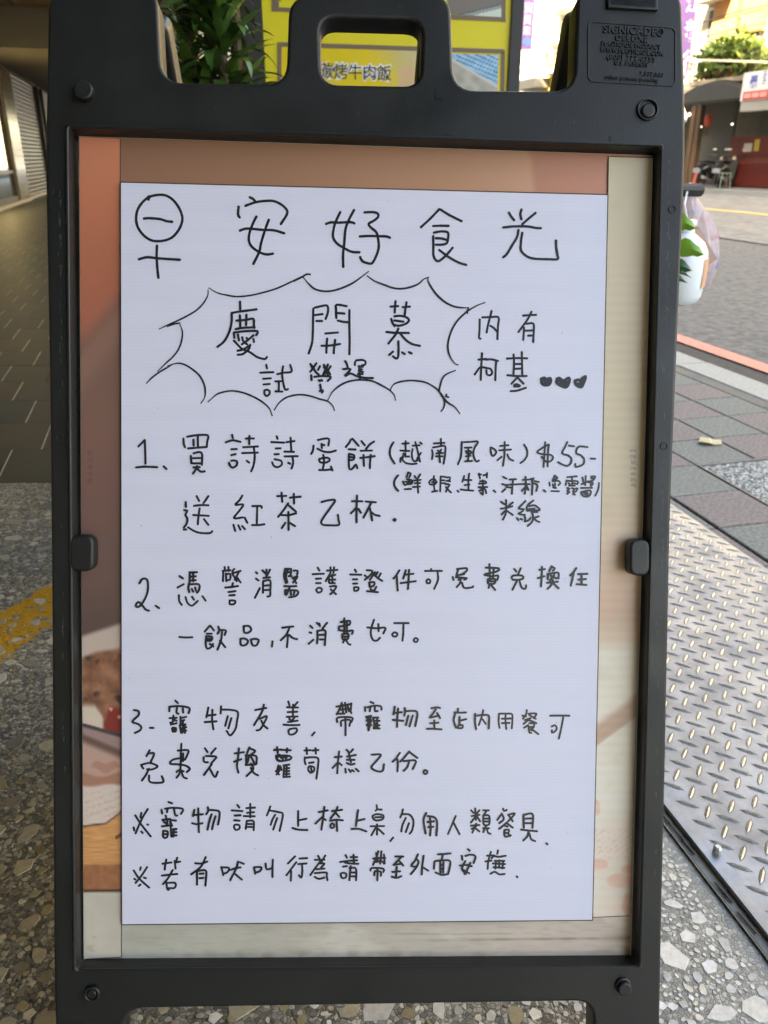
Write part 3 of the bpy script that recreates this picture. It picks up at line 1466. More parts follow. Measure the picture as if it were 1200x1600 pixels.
plate = thing('chequer_plate', 'grey steel chequer plate ramp lying between the arcade floor and the pink and green pavers', 'metal plate', tuple(sv(1.5, 1.0, 0)))
farR, nearR = sv(2.9, V_PLATE), sv(-.9, V_PLATE)
pl = MB(); q4 = [A_near, nearR, farR, A_far]
pl.hexa([Vector((p.x, p.y, .007)) for p in q4], [Vector((p.x, p.y, .014)) for p in q4]); local(plate, pl).build('plate_sheet', M_PLATE, plate)
bm_ = MB(); dirt = MB(); pit = .0425
o_s, o_v = 0.897, .774
def lineside(x, y): return (x - pf0.x) * (-fdir.y) + (y - pf0.y) * fdir.x
for i in range(-34, 50):
    for j in range(-6, 18):
        for ty in (0, 1):
            s_ = o_s + (i + .5 * ty) * pit; v_ = o_v + (j + .5 * ty) * pit
            c = sv(s_, v_, .0138); dj = random.random()
            if v_ > V_PLATE - .016 or lineside(c.x, c.y) < .014: continue
            an = ANG + (pi / 4 if ty else -pi / 4) + random.uniform(-.05, .05); h = .0023; Lh, Wh = .0170, .0031
            d = Vector((cos(an), sin(an), 0)); n_ = Vector((-d.y, d.x, 0))
            vs = [c - d * Lh, c - d * Lh * .5 - n_ * Wh, c + d * Lh * .5 - n_ * Wh, c + d * Lh, c + d * Lh * .5 + n_ * Wh, c - d * Lh * .5 + n_ * Wh,
                  c - d * Lh * .62 + Vector((0, 0, h)), c + d * Lh * .62 + Vector((0, 0, h))]
            rg = [c - d * Lh * 1.12, c - d * Lh * .5 - n_ * Wh * 1.35, c + d * Lh * .5 - n_ * Wh * 1.35, c + d * Lh * 1.12, c + d * Lh * .5 + n_ * Wh * 1.35, c - d * Lh * .5 + n_ * Wh * 1.35]
            dirt.poly([Vector((p.x, p.y, .0142)) for p in rg])
            bm_.raw(vs, [(0, 1, 6), (1, 2, 7, 6), (2, 3, 7), (3, 4, 7), (4, 5, 6, 7), (5, 0, 6)])
M_BARS = mat('worn_tread_steel', (.50, .49, .46), .33, metal=.55, var=.25, vscale=60)
M_GRIME = mat('tread_grime', (.12, .115, .105), .65, metal=.3, var=.6, vscale=40, detail=6)
local(plate, bm_).build('tread_bar', M_BARS, plate, kind='stuff'); local(plate, dirt).build('tread_grime', M_GRIME, plate, kind='stuff')
bt = MB(); c = gnd(1121, 1327, .02); bt.lathe([(0, .006), (.004, .006), (.0062, .003), (.0066, -.006)], c, 8); local(plate, bt).build('bolt', M_BARS, plate)
# fallen leaf on the pavers
lf = MB(); c = gnd(1110, 693); rng = [(1.0, .02), (.7, .6), (.2, .5), (-.3, .85), (-.9, .35), (-1.1, -.1), (-.6, -.55), (0, -.5), (.6, -.6)]
tp = [c + V.to_3d() * (a * .043) + U.to_3d() * (b * .05) + Vector((0, 0, .010 + .006 * sin(a * 3 + b * 4))) for a, b in rng]
lf.raw(tp + [c + Vector((0, 0, .006))], [(i, (i + 1) % 9, 9) for i in range(9)]); lf.raw([p - Vector((0, 0, .0015)) for p in tp] + [c + Vector((0, 0, .0045))], [((i + 1) % 9, i, 9) for i in range(9)])
tag(lf.build('fallen_leaf', mat('dry_leaf', (.55, .50, .30), .7), None), 'pale yellow fallen leaf lying on a green paver', 'leaf')

# ================================================================== SIGN (A-frame)
YAW, LEAN, SROLL = 0.0526011, -0.3629622, 0.0313771
T0 = Vector((-0.0199192, 0.7891070, -0.4055203 + HCAM)); BW = 0.6103473; BH = .89; B0 = .567
E3 = Matrix.Rotation(YAW, 3, 'Z') @ Matrix.Rotation(LEAN, 3, 'X') @ Matrix.Rotation(SROLL, 3, 'Y')
sign = thing('sandwich_board_sign', 'black plastic A-frame sidewalk sign holding a white sheet with handwritten Chinese café offers', 'sandwich board')
sign.location = T0 - E3 @ Vector((0, 0, B0)); sign.rotation_euler = E3.to_euler()
ET = E3.transposed(); SL = sign.location
def SP(x, y, d=0.0):                      # pixel of the photo's sign -> sign coordinates on the plane d in front of the board
    r = ET @ ray(x, y); o = ET @ (C0 - SL); t = (-d - o.y) / r.y; p = o + r * t
    return Vector((p.x, p.z))
def P3(p, d): return Vector((p[0], -d, p[1]))
def plastic():
    m = mat('black_plastic', (.0105, .0115, .0105), .42, var=.25, vscale=9, detail=6)
    n = m.node_tree; L = n.links; N = n.nodes; b = N['Principled BSDF']
    tc = N.new('ShaderNodeTexCoord'); t = N.new('ShaderNodeTexVoronoi'); t.inputs['Scale'].default_value = 520; L.new(tc.outputs['Object'], t.inputs['Vector'])
    t2 = N.new('ShaderNodeTexNoise'); t2.inputs['Scale'].default_value = 14; t2.inputs['Detail'].default_value = 8; L.new(tc.outputs['Object'], t2.inputs['Vector'])
    ad = N.new('ShaderNodeMath'); ad.operation = 'MULTIPLY_ADD'; L.new(t2.outputs['Fac'], ad.inputs[0]); ad.inputs[1].default_value = 2.2; L.new(t.outputs['Distance'], ad.inputs[2])
    bp = N.new('ShaderNodeBump'); bp.inputs['Strength'].default_value = .16; bp.inputs['Distance'].default_value = .0006; L.new(ad.outputs['Value'], bp.inputs['Height']); L.new(bp.outputs['Normal'], b.inputs['Normal'])
    mr = N.new('ShaderNodeMapRange'); mr.inputs['From Min'].default_value = .3; mr.inputs['From Max'].default_value = .7; mr.inputs['To Min'].default_value = .36; mr.inputs['To Max'].default_value = .56
    L.new(t2.outputs['Fac'], mr.inputs['Value']); L.new(mr.outputs['Result'], b.inputs['Roughness'])
    # dusty pale scuffs
    t3 = N.new('ShaderNodeTexNoise'); t3.inputs['Scale'].default_value = 60; t3.inputs['Detail'].default_value = 10; t3.inputs['Roughness'].default_value = .8
    mp = N.new('ShaderNodeMapping'); mp.inputs['Scale'].default_value = (1, 1, .18); L.new(tc.outputs['Object'], mp.inputs['Vector']); L.new(mp.outputs['Vector'], t3.inputs['Vector'])
    m3 = N.new('ShaderNodeMapRange'); m3.inputs['From Min'].default_value = .66; m3.inputs['From Max'].default_value = .80; m3.inputs['To Max'].default_value = .35; L.new(t3.outputs['Fac'], m3.inputs['Value'])
    mx = N.new('ShaderNodeMix'); mx.data_type = 'RGBA'; old = b.inputs['Base Color'].links[0].from_socket
    L.new(m3.outputs['Result'], mx.inputs['Factor']); L.new(old, mx.inputs['A']); mx.inputs['B'].default_value = (.10, .10, .095, 1); L.new(mx.outputs['Result'], b.inputs['Base Color'])
    return m
M_PL = plastic()
def rounded(pts, rad):                    # pts (x, y) with per-point radius
    out = []; n = len(pts)
    for i in range(n):
        p = Vector(pts[i]); a = Vector(pts[i - 1]); c = Vector(pts[(i + 1) % n]); r = rad[i] if isinstance(rad, (list, tuple)) else rad
        if r <= 0: out.append(p); continue
        da, dc = (a - p), (c - p); la, lc = da.length, dc.length; da.normalize(); dc.normalize()
        r_ = min(r, la * .48, lc * .48)
        for k_ in range(7):
            t = k_ / 6; out.append((p + da * r_) * (1 - t) ** 2 + p * 2 * t * (1 - t) + (p + dc * r_) * t * t)
    return out
def area(l): return sum(l[i - 1][0] * l[i][1] - l[i][0] * l[i - 1][1] for i in range(len(l))) / 2
def plate2d(loops, d0, d1, bev, name, m, parent, tr=None, smooth=True, label=None):
    cu = bpy.data.curves.new(name, 'CURVE'); cu.dimensions = '2D'; cu.fill_mode = 'BOTH'
    for i, l in enumerate(loops):
        l = list(l)
        if (area(l) < 0) != (i > 0): l.reverse()
        sp = cu.splines.new('POLY'); sp.points.add(len(l) - 1); sp.use_cyclic_u = True
        for k_, p in enumerate(l): sp.points[k_].co = (p[0], p[1], 0, 1)
    cu.extrude = (d1 - d0) / 2 - bev; cu.bevel_depth = bev; cu.bevel_resolution = 3; cu.offset = -bev
    tmp = bpy.data.objects.new('tmp', cu); COL.objects.link(tmp)
    bpy.context.view_layer.update()
    me = bpy.data.meshes.new_from_object(tmp.evaluated_get(bpy.context.evaluated_depsgraph_get()))
    bpy.data.objects.remove(tmp); bpy.data.curves.remove(cu)
    me.name = name
    for v_ in me.vertices:
        x, y, z = v_.co; p = Vector((x, -(z + (d0 + d1) / 2), y)); v_.co = tr(p) if tr else p
    me.materials.clear(); me.materials.append(m)
    if smooth:
        me.polygons.foreach_set('use_smooth', [True] * len(me.polygons))
        try: me.set_sharp_from_angle(angle=radians(28))
        except Exception: pass
    o = bpy.data.objects.new(name, me); COL.objects.link(o); o.parent = parent
    if label: o['label'] = label
    return o
DF = .020                                 # front face of the frame, ahead of the board
pf = lambda x, y: tuple(SP(x, y, DF))
outer_px = [(75, -8), (246, -10), (253, 128), (447, 131), (452, -8), (704, -10), (709, 140), (897, 142), (902, -12), (1066, -12),
            (1071, 160), (1071, 250), (1048, 800), (1040, 1200), (1034, 1450), (1029, 1745), (926, 1745), (928, 1565), (193, 1577), (188, 1745), (92, 1745), (84, 1560), (80, 900), (77, 600), (71, 300), (71, 220)]
orad = [.014, .012, .022, .022, .022, .022, .024, .024, .012, .016, .01, .01, .05, .05, .05, .006, .006, .022, .022, .006, .006, .05, .05, .05, .02, .02]
outer = rounded([pf(*p) for p in outer_px], orad)
open_px = [(108, 200), (1032, 230), (997, 1508), (120, 1514)]
opening = rounded([pf(*p) for p in open_px], .004)
handle_px = [(499, 26), (661, 31), (657, 134), (502, 131)]
hand = rounded([pf(*p) for p in handle_px], .018)
plate2d([outer, opening, hand], -.012, DF, .0035, 'front_frame', M_PL, sign)
b_top = pf(600, -12)[1]
# hinge line and rear half of the A-frame, folded back about it
HA = radians(41.6)
rhand = rounded([pf(*p) for p in ((497, -1), (663, 2), (659, 134), (500, 131))], .012)
def fold(p):                              # mirror the front half about the hinge, swing it back
    t = b_top - p.z; dd = -p.y
    return Vector((p.x, .024 + t * sin(HA) - (-dd) * cos(HA) * 1.0, b_top - t * cos(HA) + (-dd) * sin(HA) * -1.0))
cxm = (pf(75, 0)[0] + pf(1066, 0)[0]) / 2
ro = rounded([pf(*p) for p in outer_px[:9] + [(1066, -12), (1071, 250), (1029, 1745), (926, 1745), (928, 1565), (193, 1577), (188, 1745), (92, 1745), (71, 220)]], orad[:9] + [.016, .02, .006, .006, .022, .022, .006, .006, .02])
plate2d([ro, opening, rhand], -.012, DF, .0035, 'rear_frame', M_PL, sign, tr=fold)
M_BOARD = mat('corrugated_board', (.62, .60, .54), .5, var=.06, vscale=20)
b4 = [SP(118, 205), SP(1024, 236), SP(990, 1500), SP(124, 1509)]
rb = MB(); rb.hexa([fold(P3(p, -.004)) for p in b4], [fold(P3(p, 0)) for p in b4]); rb.build('rear_board', M_BOARD, sign)
for sx in (-1, 1):                       # hinge blocks joining both halves at the top
    x0 = cxm + sx * .262
    q = MB(); q.box(x0 - .028, x0 + .028, -.004, .050, b_top - .004, b_top + .012)
    q.tube([(x0 - .03, .03, b_top + .006), (x0 + .03, .03, b_top + .006)], .011, 10); q.build('hinge', M_PL, sign)
# hinge pocket at the top of the right lobe
q = MB(); a, b, c, d = [P3(SP(*p, DF + .0005), DF + .0004) for p in ((951, -6), (1022, -5), (1022, 17), (951, 13))]
pk = plate2d([[tuple(SP(*p, DF)) for p in ((948, -8), (1026, -7), (1026, 19), (948, 15))], [tuple(SP(*p, DF)) for p in ((954, -5), (1020, -4), (1020, 13), (954, 9))]], DF - .001, DF + .004, .0012, 'hinge_pocket', M_PL, sign)
# lip round the window
lipo = rounded([pf(*p) for p in ((102, 194), (1037, 225), (1003, 1513), (114, 1519))], .005); lipi = rounded([pf(*p) for p in ((108.5, 200.5), (1031.5, 230.5), (996.5, 1507.5), (120.5, 1513.5))], .004)
plate2d([lipo, lipi], DF - .003, DF + .0030, .0028, 'window_lip', M_PL, sign)
# clips half way up
plate2d([rounded([tuple(SP(*p, DF + .003)) for p in ((108, 837), (146, 837), (146, 893), (108, 893))], .010)], .004, DF + .003, .003, 'clip', M_PL, sign)
plate2d([rounded([tuple(SP(*p, DF + .003)) for p in ((984, 843), (1016, 843), (1016, 900), (984, 900))], .010)], .004, DF + .003, .003, 'clip', M_PL, sign)
# bosses
def disc(px, py, rp, d0, d1, name='boss', bev=.002, hole=None):
    c = SP(px, py, DF); r = rp / F * .80
    l = [(c[0] + r * cos(t * pi / 16), c[1] + r * sin(t * pi / 16)) for t in range(32)]
    ls = [l]
    if hole: ls.append([(c[0] + r * hole * cos(t * pi / 16), c[1] + r * hole * sin(t * pi / 16)) for t in range(32)])
    return plate2d(ls, d0, d1, bev, name, M_PL, sign)
disc(134, 146, 15, DF - .001, DF + .009); disc(145, 1551, 14, DF - .001, DF + .0045, hole=.66, bev=.0012); disc(144, 1552, 9, DF - .001, DF + .003)
disc(973, 1539, 15, DF - .001, DF + .002); disc(974, 1541, 12.5, DF - .001, DF + .007)
disc(1011, 172, 18, DF - .001, DF + .003, hole=.84, bev=.001); disc(1012, 174, 12, DF - .001, DF + .003)
for (x, y) in ((88, 301), (1050, 327), (1037, 697), (94, 683)): disc(x, y, 6.5, DF - .0005, DF + .0009, 'moulded_ring', .0004, hole=.8)
for (x, y) in ((447, 205), (704, 212), (958, 219), (686, 149)):
    c = SP(x, y, DF); q = MB(); q.box(c[0] - .0035, c[0] + .0035, -DF - .0008, -DF + .002, c[1] - .004, c[1] + .004); q.build('mould_mark', M_PL, sign)
# moulded maker's plate with raised lettering
lab_o = rounded([tuple(SP(*p, DF)) for p in ((918, 33), (1056, 43), (1056, 136), (918, 128))], .007)
lab_i = rounded([tuple(SP(*p, DF)) for p in ((920, 35), (1054, 45), (1054, 134), (920, 126))], .006)
mk = plate2d([lab_o, lab_i], DF - .0008, DF + .0009, .0004, 'maker_plate', M_PL, sign)
def text_mesh(txt, size, ext=0.0, off=0.0, align='CENTER', spacing=1.0, name='lettering'):
    cu = bpy.data.curves.new(name, 'FONT'); cu.body = txt; cu.size = size; cu.extrude = ext; cu.offset = off; cu.align_x = align; cu.align_y = 'CENTER'; cu.space_character = spacing
    cu.resolution_u = 3
    o = bpy.data.objects.new('tmp', cu); COL.objects.link(o); bpy.context.view_layer.update()
    me = bpy.data.meshes.new_from_object(o.evaluated_get(bpy.context.evaluated_depsgraph_get())); bpy.data.objects.remove(o); bpy.data.curves.remove(cu); me.name = name
    return me
def place_text(me, fn, m, parent, name='lettering'):
    for v_ in me.vertices: v_.co = fn(v_.co)
    me.materials.clear(); me.materials.append(m); o = bpy.data.objects.new(name, me); COL.objects.link(o); o.parent = parent; return o
for txt, px, py, wpx, size in (('SIGNICADE®', 990, 49, 103, 12.5), ('DELUXE', 987, 61.5, 54, 9), ('PLASTICADE PRODUCT', 986, 71.5, 100, 8), ('WWW.PLASTICADE.COM', 987, 81.5, 106, 8.6),
                               ('(800) 772-0355', 986, 91.5, 82, 8.2), ('U.S. PATENTS', 986, 100.5, 56, 7), ('7,537,500', 1018, 116.5, 40, 6.4), ('other patents pending', 987, 123, 90, 6.6)):
    me = text_mesh(txt, 1.0, .02, .022 if txt[0] == 'S' else .010, spacing=1.08); xs = [v_.co.x for v_ in me.vertices]; w0 = max(xs) - min(xs); mx = (max(xs) + min(xs)) / 2
    sx = wpx / F * .80 / w0; sy = size / F * .80 / .72; c = SP(px, py, DF); th = radians(-1.6)
    def fn(co): 
        x = (co.x - mx) * sx; y = co.y * sy
        return Vector((c[0] + x * cos(th) - y * sin(th), -(DF + (.0014 if co.z > 0 else -.0002)), c[1] + x * sin(th) + y * cos(th)))
    place_text(me, fn, M_PL, mk)

# fine scuffs worn into the stiles
random.seed(31); q = MB()
for x0, x1, ya, yb, nn in ((94, 95, 300, 640, 34), (1046, 1041, 240, 520, 40), (1037, 1035, 560, 900, 30), (98, 100, 800, 1300, 16), (1030, 1022, 950, 1400, 14), (250, 900, 165, 190, 14)):
    for _ in range(nn):
        t = random.random(); x = x0 + (x1 - x0) * t + random.gauss(0, 1.6); y = ya + (yb - ya) * t; l = random.uniform(2, 13) if x0 < 200 or x0 > 1000 else 3
        if x < 83 or 104 < x < 200 or 1047 < x: continue
        a = SP(x, y, DF); b = SP(x + random.uniform(-.6, .6), y + l, DF); wd = random.uniform(.00012, .0004)
        q.poly([P3(a - Vector((wd, 0)), DF + .00006), P3(b - Vector((wd * .4, 0)), DF + .00006), P3(b + Vector((wd * .4, 0)), DF + .00006), P3(a + Vector((wd, 0)), DF + .00006)])
q.build('scuff_mark', mat('scuffed_plastic', (.10, .10, .095), .7), sign, kind='stuff')
# ---- printed board behind, painted as flat print on a fine grid
def nz(x, y, s, k=0): return noise.noise(Vector((x * s, y * s, k)))
def fbm(x, y, s, k=0): return (nz(x, y, s, k) + .5 * nz(x, y, 2 * s, k + 3) + .25 * nz(x, y, 4 * s, k + 7)) / 1.75
def mixc(a, b, t): t = max(0, min(1, t)); return tuple(p + (q_ - p) * t for p, q_ in zip(a, b))
def sm(a, b, x): t = max(0, min(1, (x - a) / (b - a))); return t * t * (3 - 2 * t)
def gradc(stops, x):
    for (a, ca), (b, cb) in zip(stops[:-1], stops[1:]):
        if x <= b: return mixc(ca, cb, (x - a) / (b - a))
    return stops[-1][1]
def dash(x, y, x0, x1, y0, y1, pit):
    if not (x0 < x < x1 and y0 < y < y1): return 0
    return .55 if (y % pit) < pit * .6 and nz(x, y, .6, 9) > -.25 else 0
def c_left(x, y):
    c = gradc([(205, (186, 118, 90)), (300, (176, 108, 80)), (400, (160, 96, 72)), (520, (150, 90, 70)), (560, (118, 86, 74)), (700, (112, 82, 72)), (900, (98, 76, 68)), (985, (84, 66, 60))], y)
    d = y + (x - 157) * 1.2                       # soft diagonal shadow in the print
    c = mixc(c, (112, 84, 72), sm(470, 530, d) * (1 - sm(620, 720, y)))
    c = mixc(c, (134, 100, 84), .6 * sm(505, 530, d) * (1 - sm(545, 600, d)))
    rim0 = 992 - (x - 134) * .33; rim1 = 1024 - (x - 134) * .42 + max(0, (x - 150)) * .28
    c = mixc(c, (172, 154, 140), sm(rim0 - 5, rim0 + 5, y))
    meat = mixc((96, 62, 46), (158, 112, 84), .5 + 1.1 * fbm(x, y, .045, 1)); meat = mixc(meat, (60, 44, 40), sm(.15, .5, fbm(x, y, .05, 5)))
    c = mixc(c, meat, sm(rim1 - 3, rim1 + 6, y))
    c = mixc(c, (188, 172, 152), sm(1104, 1116, y + max(0, x - 148) * 1.4 * -1 + 8) * (1 - sm(158, 165, x)))
    c = mixc(c, (122, 46, 40), sm(160, 168, x + (y - 1130) * .25) * sm(1100, 1112, y))
    if (x - 174) ** 2 + (y - 1108) ** 2 < 8 or (x - 187) ** 2 + (y - 1121) ** 2 < 9: c = (200, 130, 120)
    e = 1132 + (x - 134) * .28
    c = mixc(c, (66, 58, 58), sm(e - 2, e, y)); c = mixc(c, (142, 116, 110), sm(e + 3, e + 7, y)); e2 = 1153 + (x - 134) * .42
    c = mixc(c, (96, 74, 66), sm(e2 - 8, e2, y)); c = mixc(c, (168, 136, 120), sm(e2 + 2, e2 + 14, y))
    if y > 1160:
        b = ((x - 165) / 23) ** 2 + ((y - 1198 - 3 * sin(x * .2)) / 8) ** 2
        c = mixc(c, (158, 112, 94), .8 * (1 - sm(.7, 1.15, b)))
        f_ = 1210 + 4 * sin(x * .09); c = mixc(c, (152, 108, 88), sm(f_ - 3, f_ + 3, y)); f2 = 1227 + 2 * sin(x * .1)
        c = mixc(c, (190, 174, 160), sm(f2 - 3, f2 + 3, y))
        if 1236 < y < 1276 and ((y + x * .35) % 11) < 5 and nz(x, y, .45, 2) > 0: c = mixc(c, (170, 120, 108), .35)
        ed = 1291 - (x - 134) * .12 - max(0, x - 165) * .62
        wood = mixc((198, 144, 94), (176, 122, 74), .5 + .9 * nz(x * .12, y, .35, 4)); c = mixc(c, (90, 60, 44), sm(ed - 3, ed - 1, y)); c = mixc(c, wood, sm(ed, ed + 2, y))
        if x > 180 and abs(y - 1309 + (x - 180) * .5) < 3: c = (110, 66, 48)
        w2 = mixc((156, 106, 72), (132, 84, 56), .5 + fbm(x, y, .09, 6)); c = mixc(c, w2, sm(1348, 1353, y))
        c = mixc(c, (96, 62, 46), sm(1388, 1391, y)); g = 174 + 9 * fbm(x, y, .03, 2)
        c = mixc(c, (g, g - 6, g - 22), sm(1392, 1396, y))
        st = sm(.1, .5, fbm(x, y * 2.4, .04, 12)) * sm(1455, 1475, y) * (1 - sm(142, 165, x)); c = mixc(c, (120, 112, 88), st)
    c = mixc(c, (60, 50, 48), dash(x, y, 136, 144, 700, 755, 11) * .5)
    return c
def c_top(x, y):
    c = gradc([(180, (132, 96, 76)), (420, (142, 106, 82)), (700, (164, 124, 96)), (826, (178, 136, 108)), (836, (166, 116, 92)), (960, (176, 122, 98))], x + (y - 260) * -.12)
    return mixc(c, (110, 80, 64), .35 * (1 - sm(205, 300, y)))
def c_right(x, y):
    g = 2 * sin(y * .42) * sm(330, 500, y)
    c = gradc([(240, (178, 170, 142)), (420, (184, 172, 144)), (760, (186, 172, 142)), (860, (196, 172, 146)), (960, (184, 152, 128)), (1000, (190, 170, 146)), (1020, (198, 192, 172)), (1250, (203, 197, 180)), (1440, (204, 197, 180))], y)
    c = mixc(c, (168, 158, 130), sm(.0, .6, fbm(x, y, .012, 3)) * .6)
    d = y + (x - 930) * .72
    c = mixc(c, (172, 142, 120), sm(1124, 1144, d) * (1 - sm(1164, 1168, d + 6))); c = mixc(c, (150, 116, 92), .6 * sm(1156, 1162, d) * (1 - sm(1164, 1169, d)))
    if y > 1170: c = mixc(c, (206, 180, 142), .35 * sm(.1, .5, fbm(x, y, .03, 8)) * (1 - sm(1230, 1260, y)))
    if y > 1240:
        c = mixc(c, (206, 176, 158), (.35 + .5 * fbm(x, y, .02, 4)) * sm(1255, 1300, y + 10 * nz(x, y, .05)))
        for (a, b, r, s_) in ((932, 1262, 6, 14), (936, 1350, 16, 9), (968, 1376, 22, 12), (982, 1358, 12, 8), (985, 1415, 15, 22)):
            c = mixc(c, (208, 150, 126), (.55 + .25 * nz(x, y, .08, 3)) * (1 - sm(.5, 1.15, .25 * nz(x, y, .07, 1) + ((x - a) / r) ** 2 + ((y - b) / s_) ** 2)))
        if 1296 < y < 1342 and ((y + x * .8) % 10) < 4 and nz(x, y, .5, 2) > .05: c = mixc(c, (200, 140, 124), .4)
    c = mixc(c, (110, 104, 96), dash(x, y, 985, 994, 700, 762, 9) * .8)
    return tuple(v_ + g for v_ in c)
def c_bot(x, y):
    g = 5 * fbm(x * .15, y, .25, 3) + 6 * fbm(x, y, .01, 4)
    c = (166 + g + (x - 500) * .02, 161 + g, 148 + g)
    ln = 1469 - (x - 700) * .012
    c = mixc(c, (108, 102, 84), .75 * sm(3, .4, abs(y - ln)) * sm(560, 800, x) * (.4 + .6 * sm(-.2, .3, nz(x, 0, .03, 1))))
    c = mixc(c, (130, 120, 98), .6 * sm(925, 980, x) * sm(10, 2, abs(y - ln)))
    c = mixc(c, (120, 116, 98), .5 * sm(2, .4, abs(y - 1459)) * sm(600, 640, x) * (1 - sm(790, 810, x)))
    c = mixc(c, (150, 146, 130), .7 * sm(.0, .4, fbm(x * .5, y * 1.6, .022, 8)))
    c = mixc(c, (205, 203, 190), .35 * sm(.05, .4, fbm(x * .6, y, .02, 18)))
    c = mixc(c, (128, 120, 98), .45 * sm(1478, 1494, y) * sm(.0, .4, fbm(x, y, .03, 28)))
    return mixc(c, (136, 130, 112), .22 * sm(.28, .4, nz(x * .15, y * 2.2, .2, 33)))
ALB = 1.40
M_PRINT = mat('printed_poster', rough=.38, attr=True)
def print_strip(fn, c4, d, nx, ny, name, label=None):
    me = bpy.data.meshes.new(name); vs = []; cols = []
    for j in range(ny + 1):
        for i in range(nx + 1):
            u_, v_ = i / nx, j / ny
            x = (c4[0][0] * (1 - u_) + c4[1][0] * u_) * (1 - v_) + (c4[3][0] * (1 - u_) + c4[2][0] * u_) * v_
            y = (c4[0][1] * (1 - u_) + c4[1][1] * u_) * (1 - v_) + (c4[3][1] * (1 - u_) + c4[2][1] * u_) * v_
            vs.append(P3(SP(x, y, d), d)); c = fn(x, y); cols += [min(.85, a * k_) for a, k_ in zip(srgb(*[max(2, min(250, t)) for t in c]), (ALB * 1.04, ALB * .985, ALB * .99))] + [1]
    fs = [(j * (nx + 1) + i, (j + 1) * (nx + 1) + i, (j + 1) * (nx + 1) + i + 1, j * (nx + 1) + i + 1) for j in range(ny) for i in range(nx)]
    n0 = len(vs)
    rim = [i for i in range(nx + 1)] + [j * (nx + 1) + nx for j in range(1, ny + 1)] + [ny * (nx + 1) + i for i in range(nx - 1, -1, -1)] + [j * (nx + 1) for j in range(ny - 1, 0, -1)]
    vs += [vs[k_] + Vector((0, .0011, 0)) for k_ in rim]; cols += [.3, .28, .24, 1] * len(rim)
    for a in range(len(rim)):
        b = (a + 1) % len(rim); fs.append((rim[a], rim[b], n0 + b, n0 + a))
    me.from_pydata([tuple(v_) for v_ in vs], [], fs); me.update(); me.materials.append(M_PRINT)
    ca = me.color_attributes.new('Col', 'FLOAT_COLOR', 'POINT'); ca.data.foreach_set('color', cols)
    o = bpy.data.objects.new(name, me); COL.objects.link(o)
    if label: o['label'] = label
    return o
q = MB(); q.hexa([P3(SP(*p), -.004) for p in ((123, 212.5), (1019.6, 242.5), (985, 1506), (130.5, 1512))], [P3(SP(*p), 0) for p in ((123, 212.5), (1019.6, 242.5), (985, 1506), (130.5, 1512))])
q.v = [q.v[i] for i in (0, 1, 2, 3, 4, 5, 6, 7)]
board = q.build('poster_board', M_BOARD, sign, label='faded printed poster board framed in the sign')
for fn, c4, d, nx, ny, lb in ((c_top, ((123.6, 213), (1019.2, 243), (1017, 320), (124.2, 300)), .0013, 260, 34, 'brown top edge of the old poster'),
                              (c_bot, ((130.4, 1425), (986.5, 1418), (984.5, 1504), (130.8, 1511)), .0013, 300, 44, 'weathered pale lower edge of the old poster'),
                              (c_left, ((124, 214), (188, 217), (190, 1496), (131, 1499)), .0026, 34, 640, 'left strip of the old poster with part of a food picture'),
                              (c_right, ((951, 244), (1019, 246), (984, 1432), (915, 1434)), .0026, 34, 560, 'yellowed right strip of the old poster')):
    print_strip(fn, c4, d, nx, ny, 'poster_strip', lb).parent = board
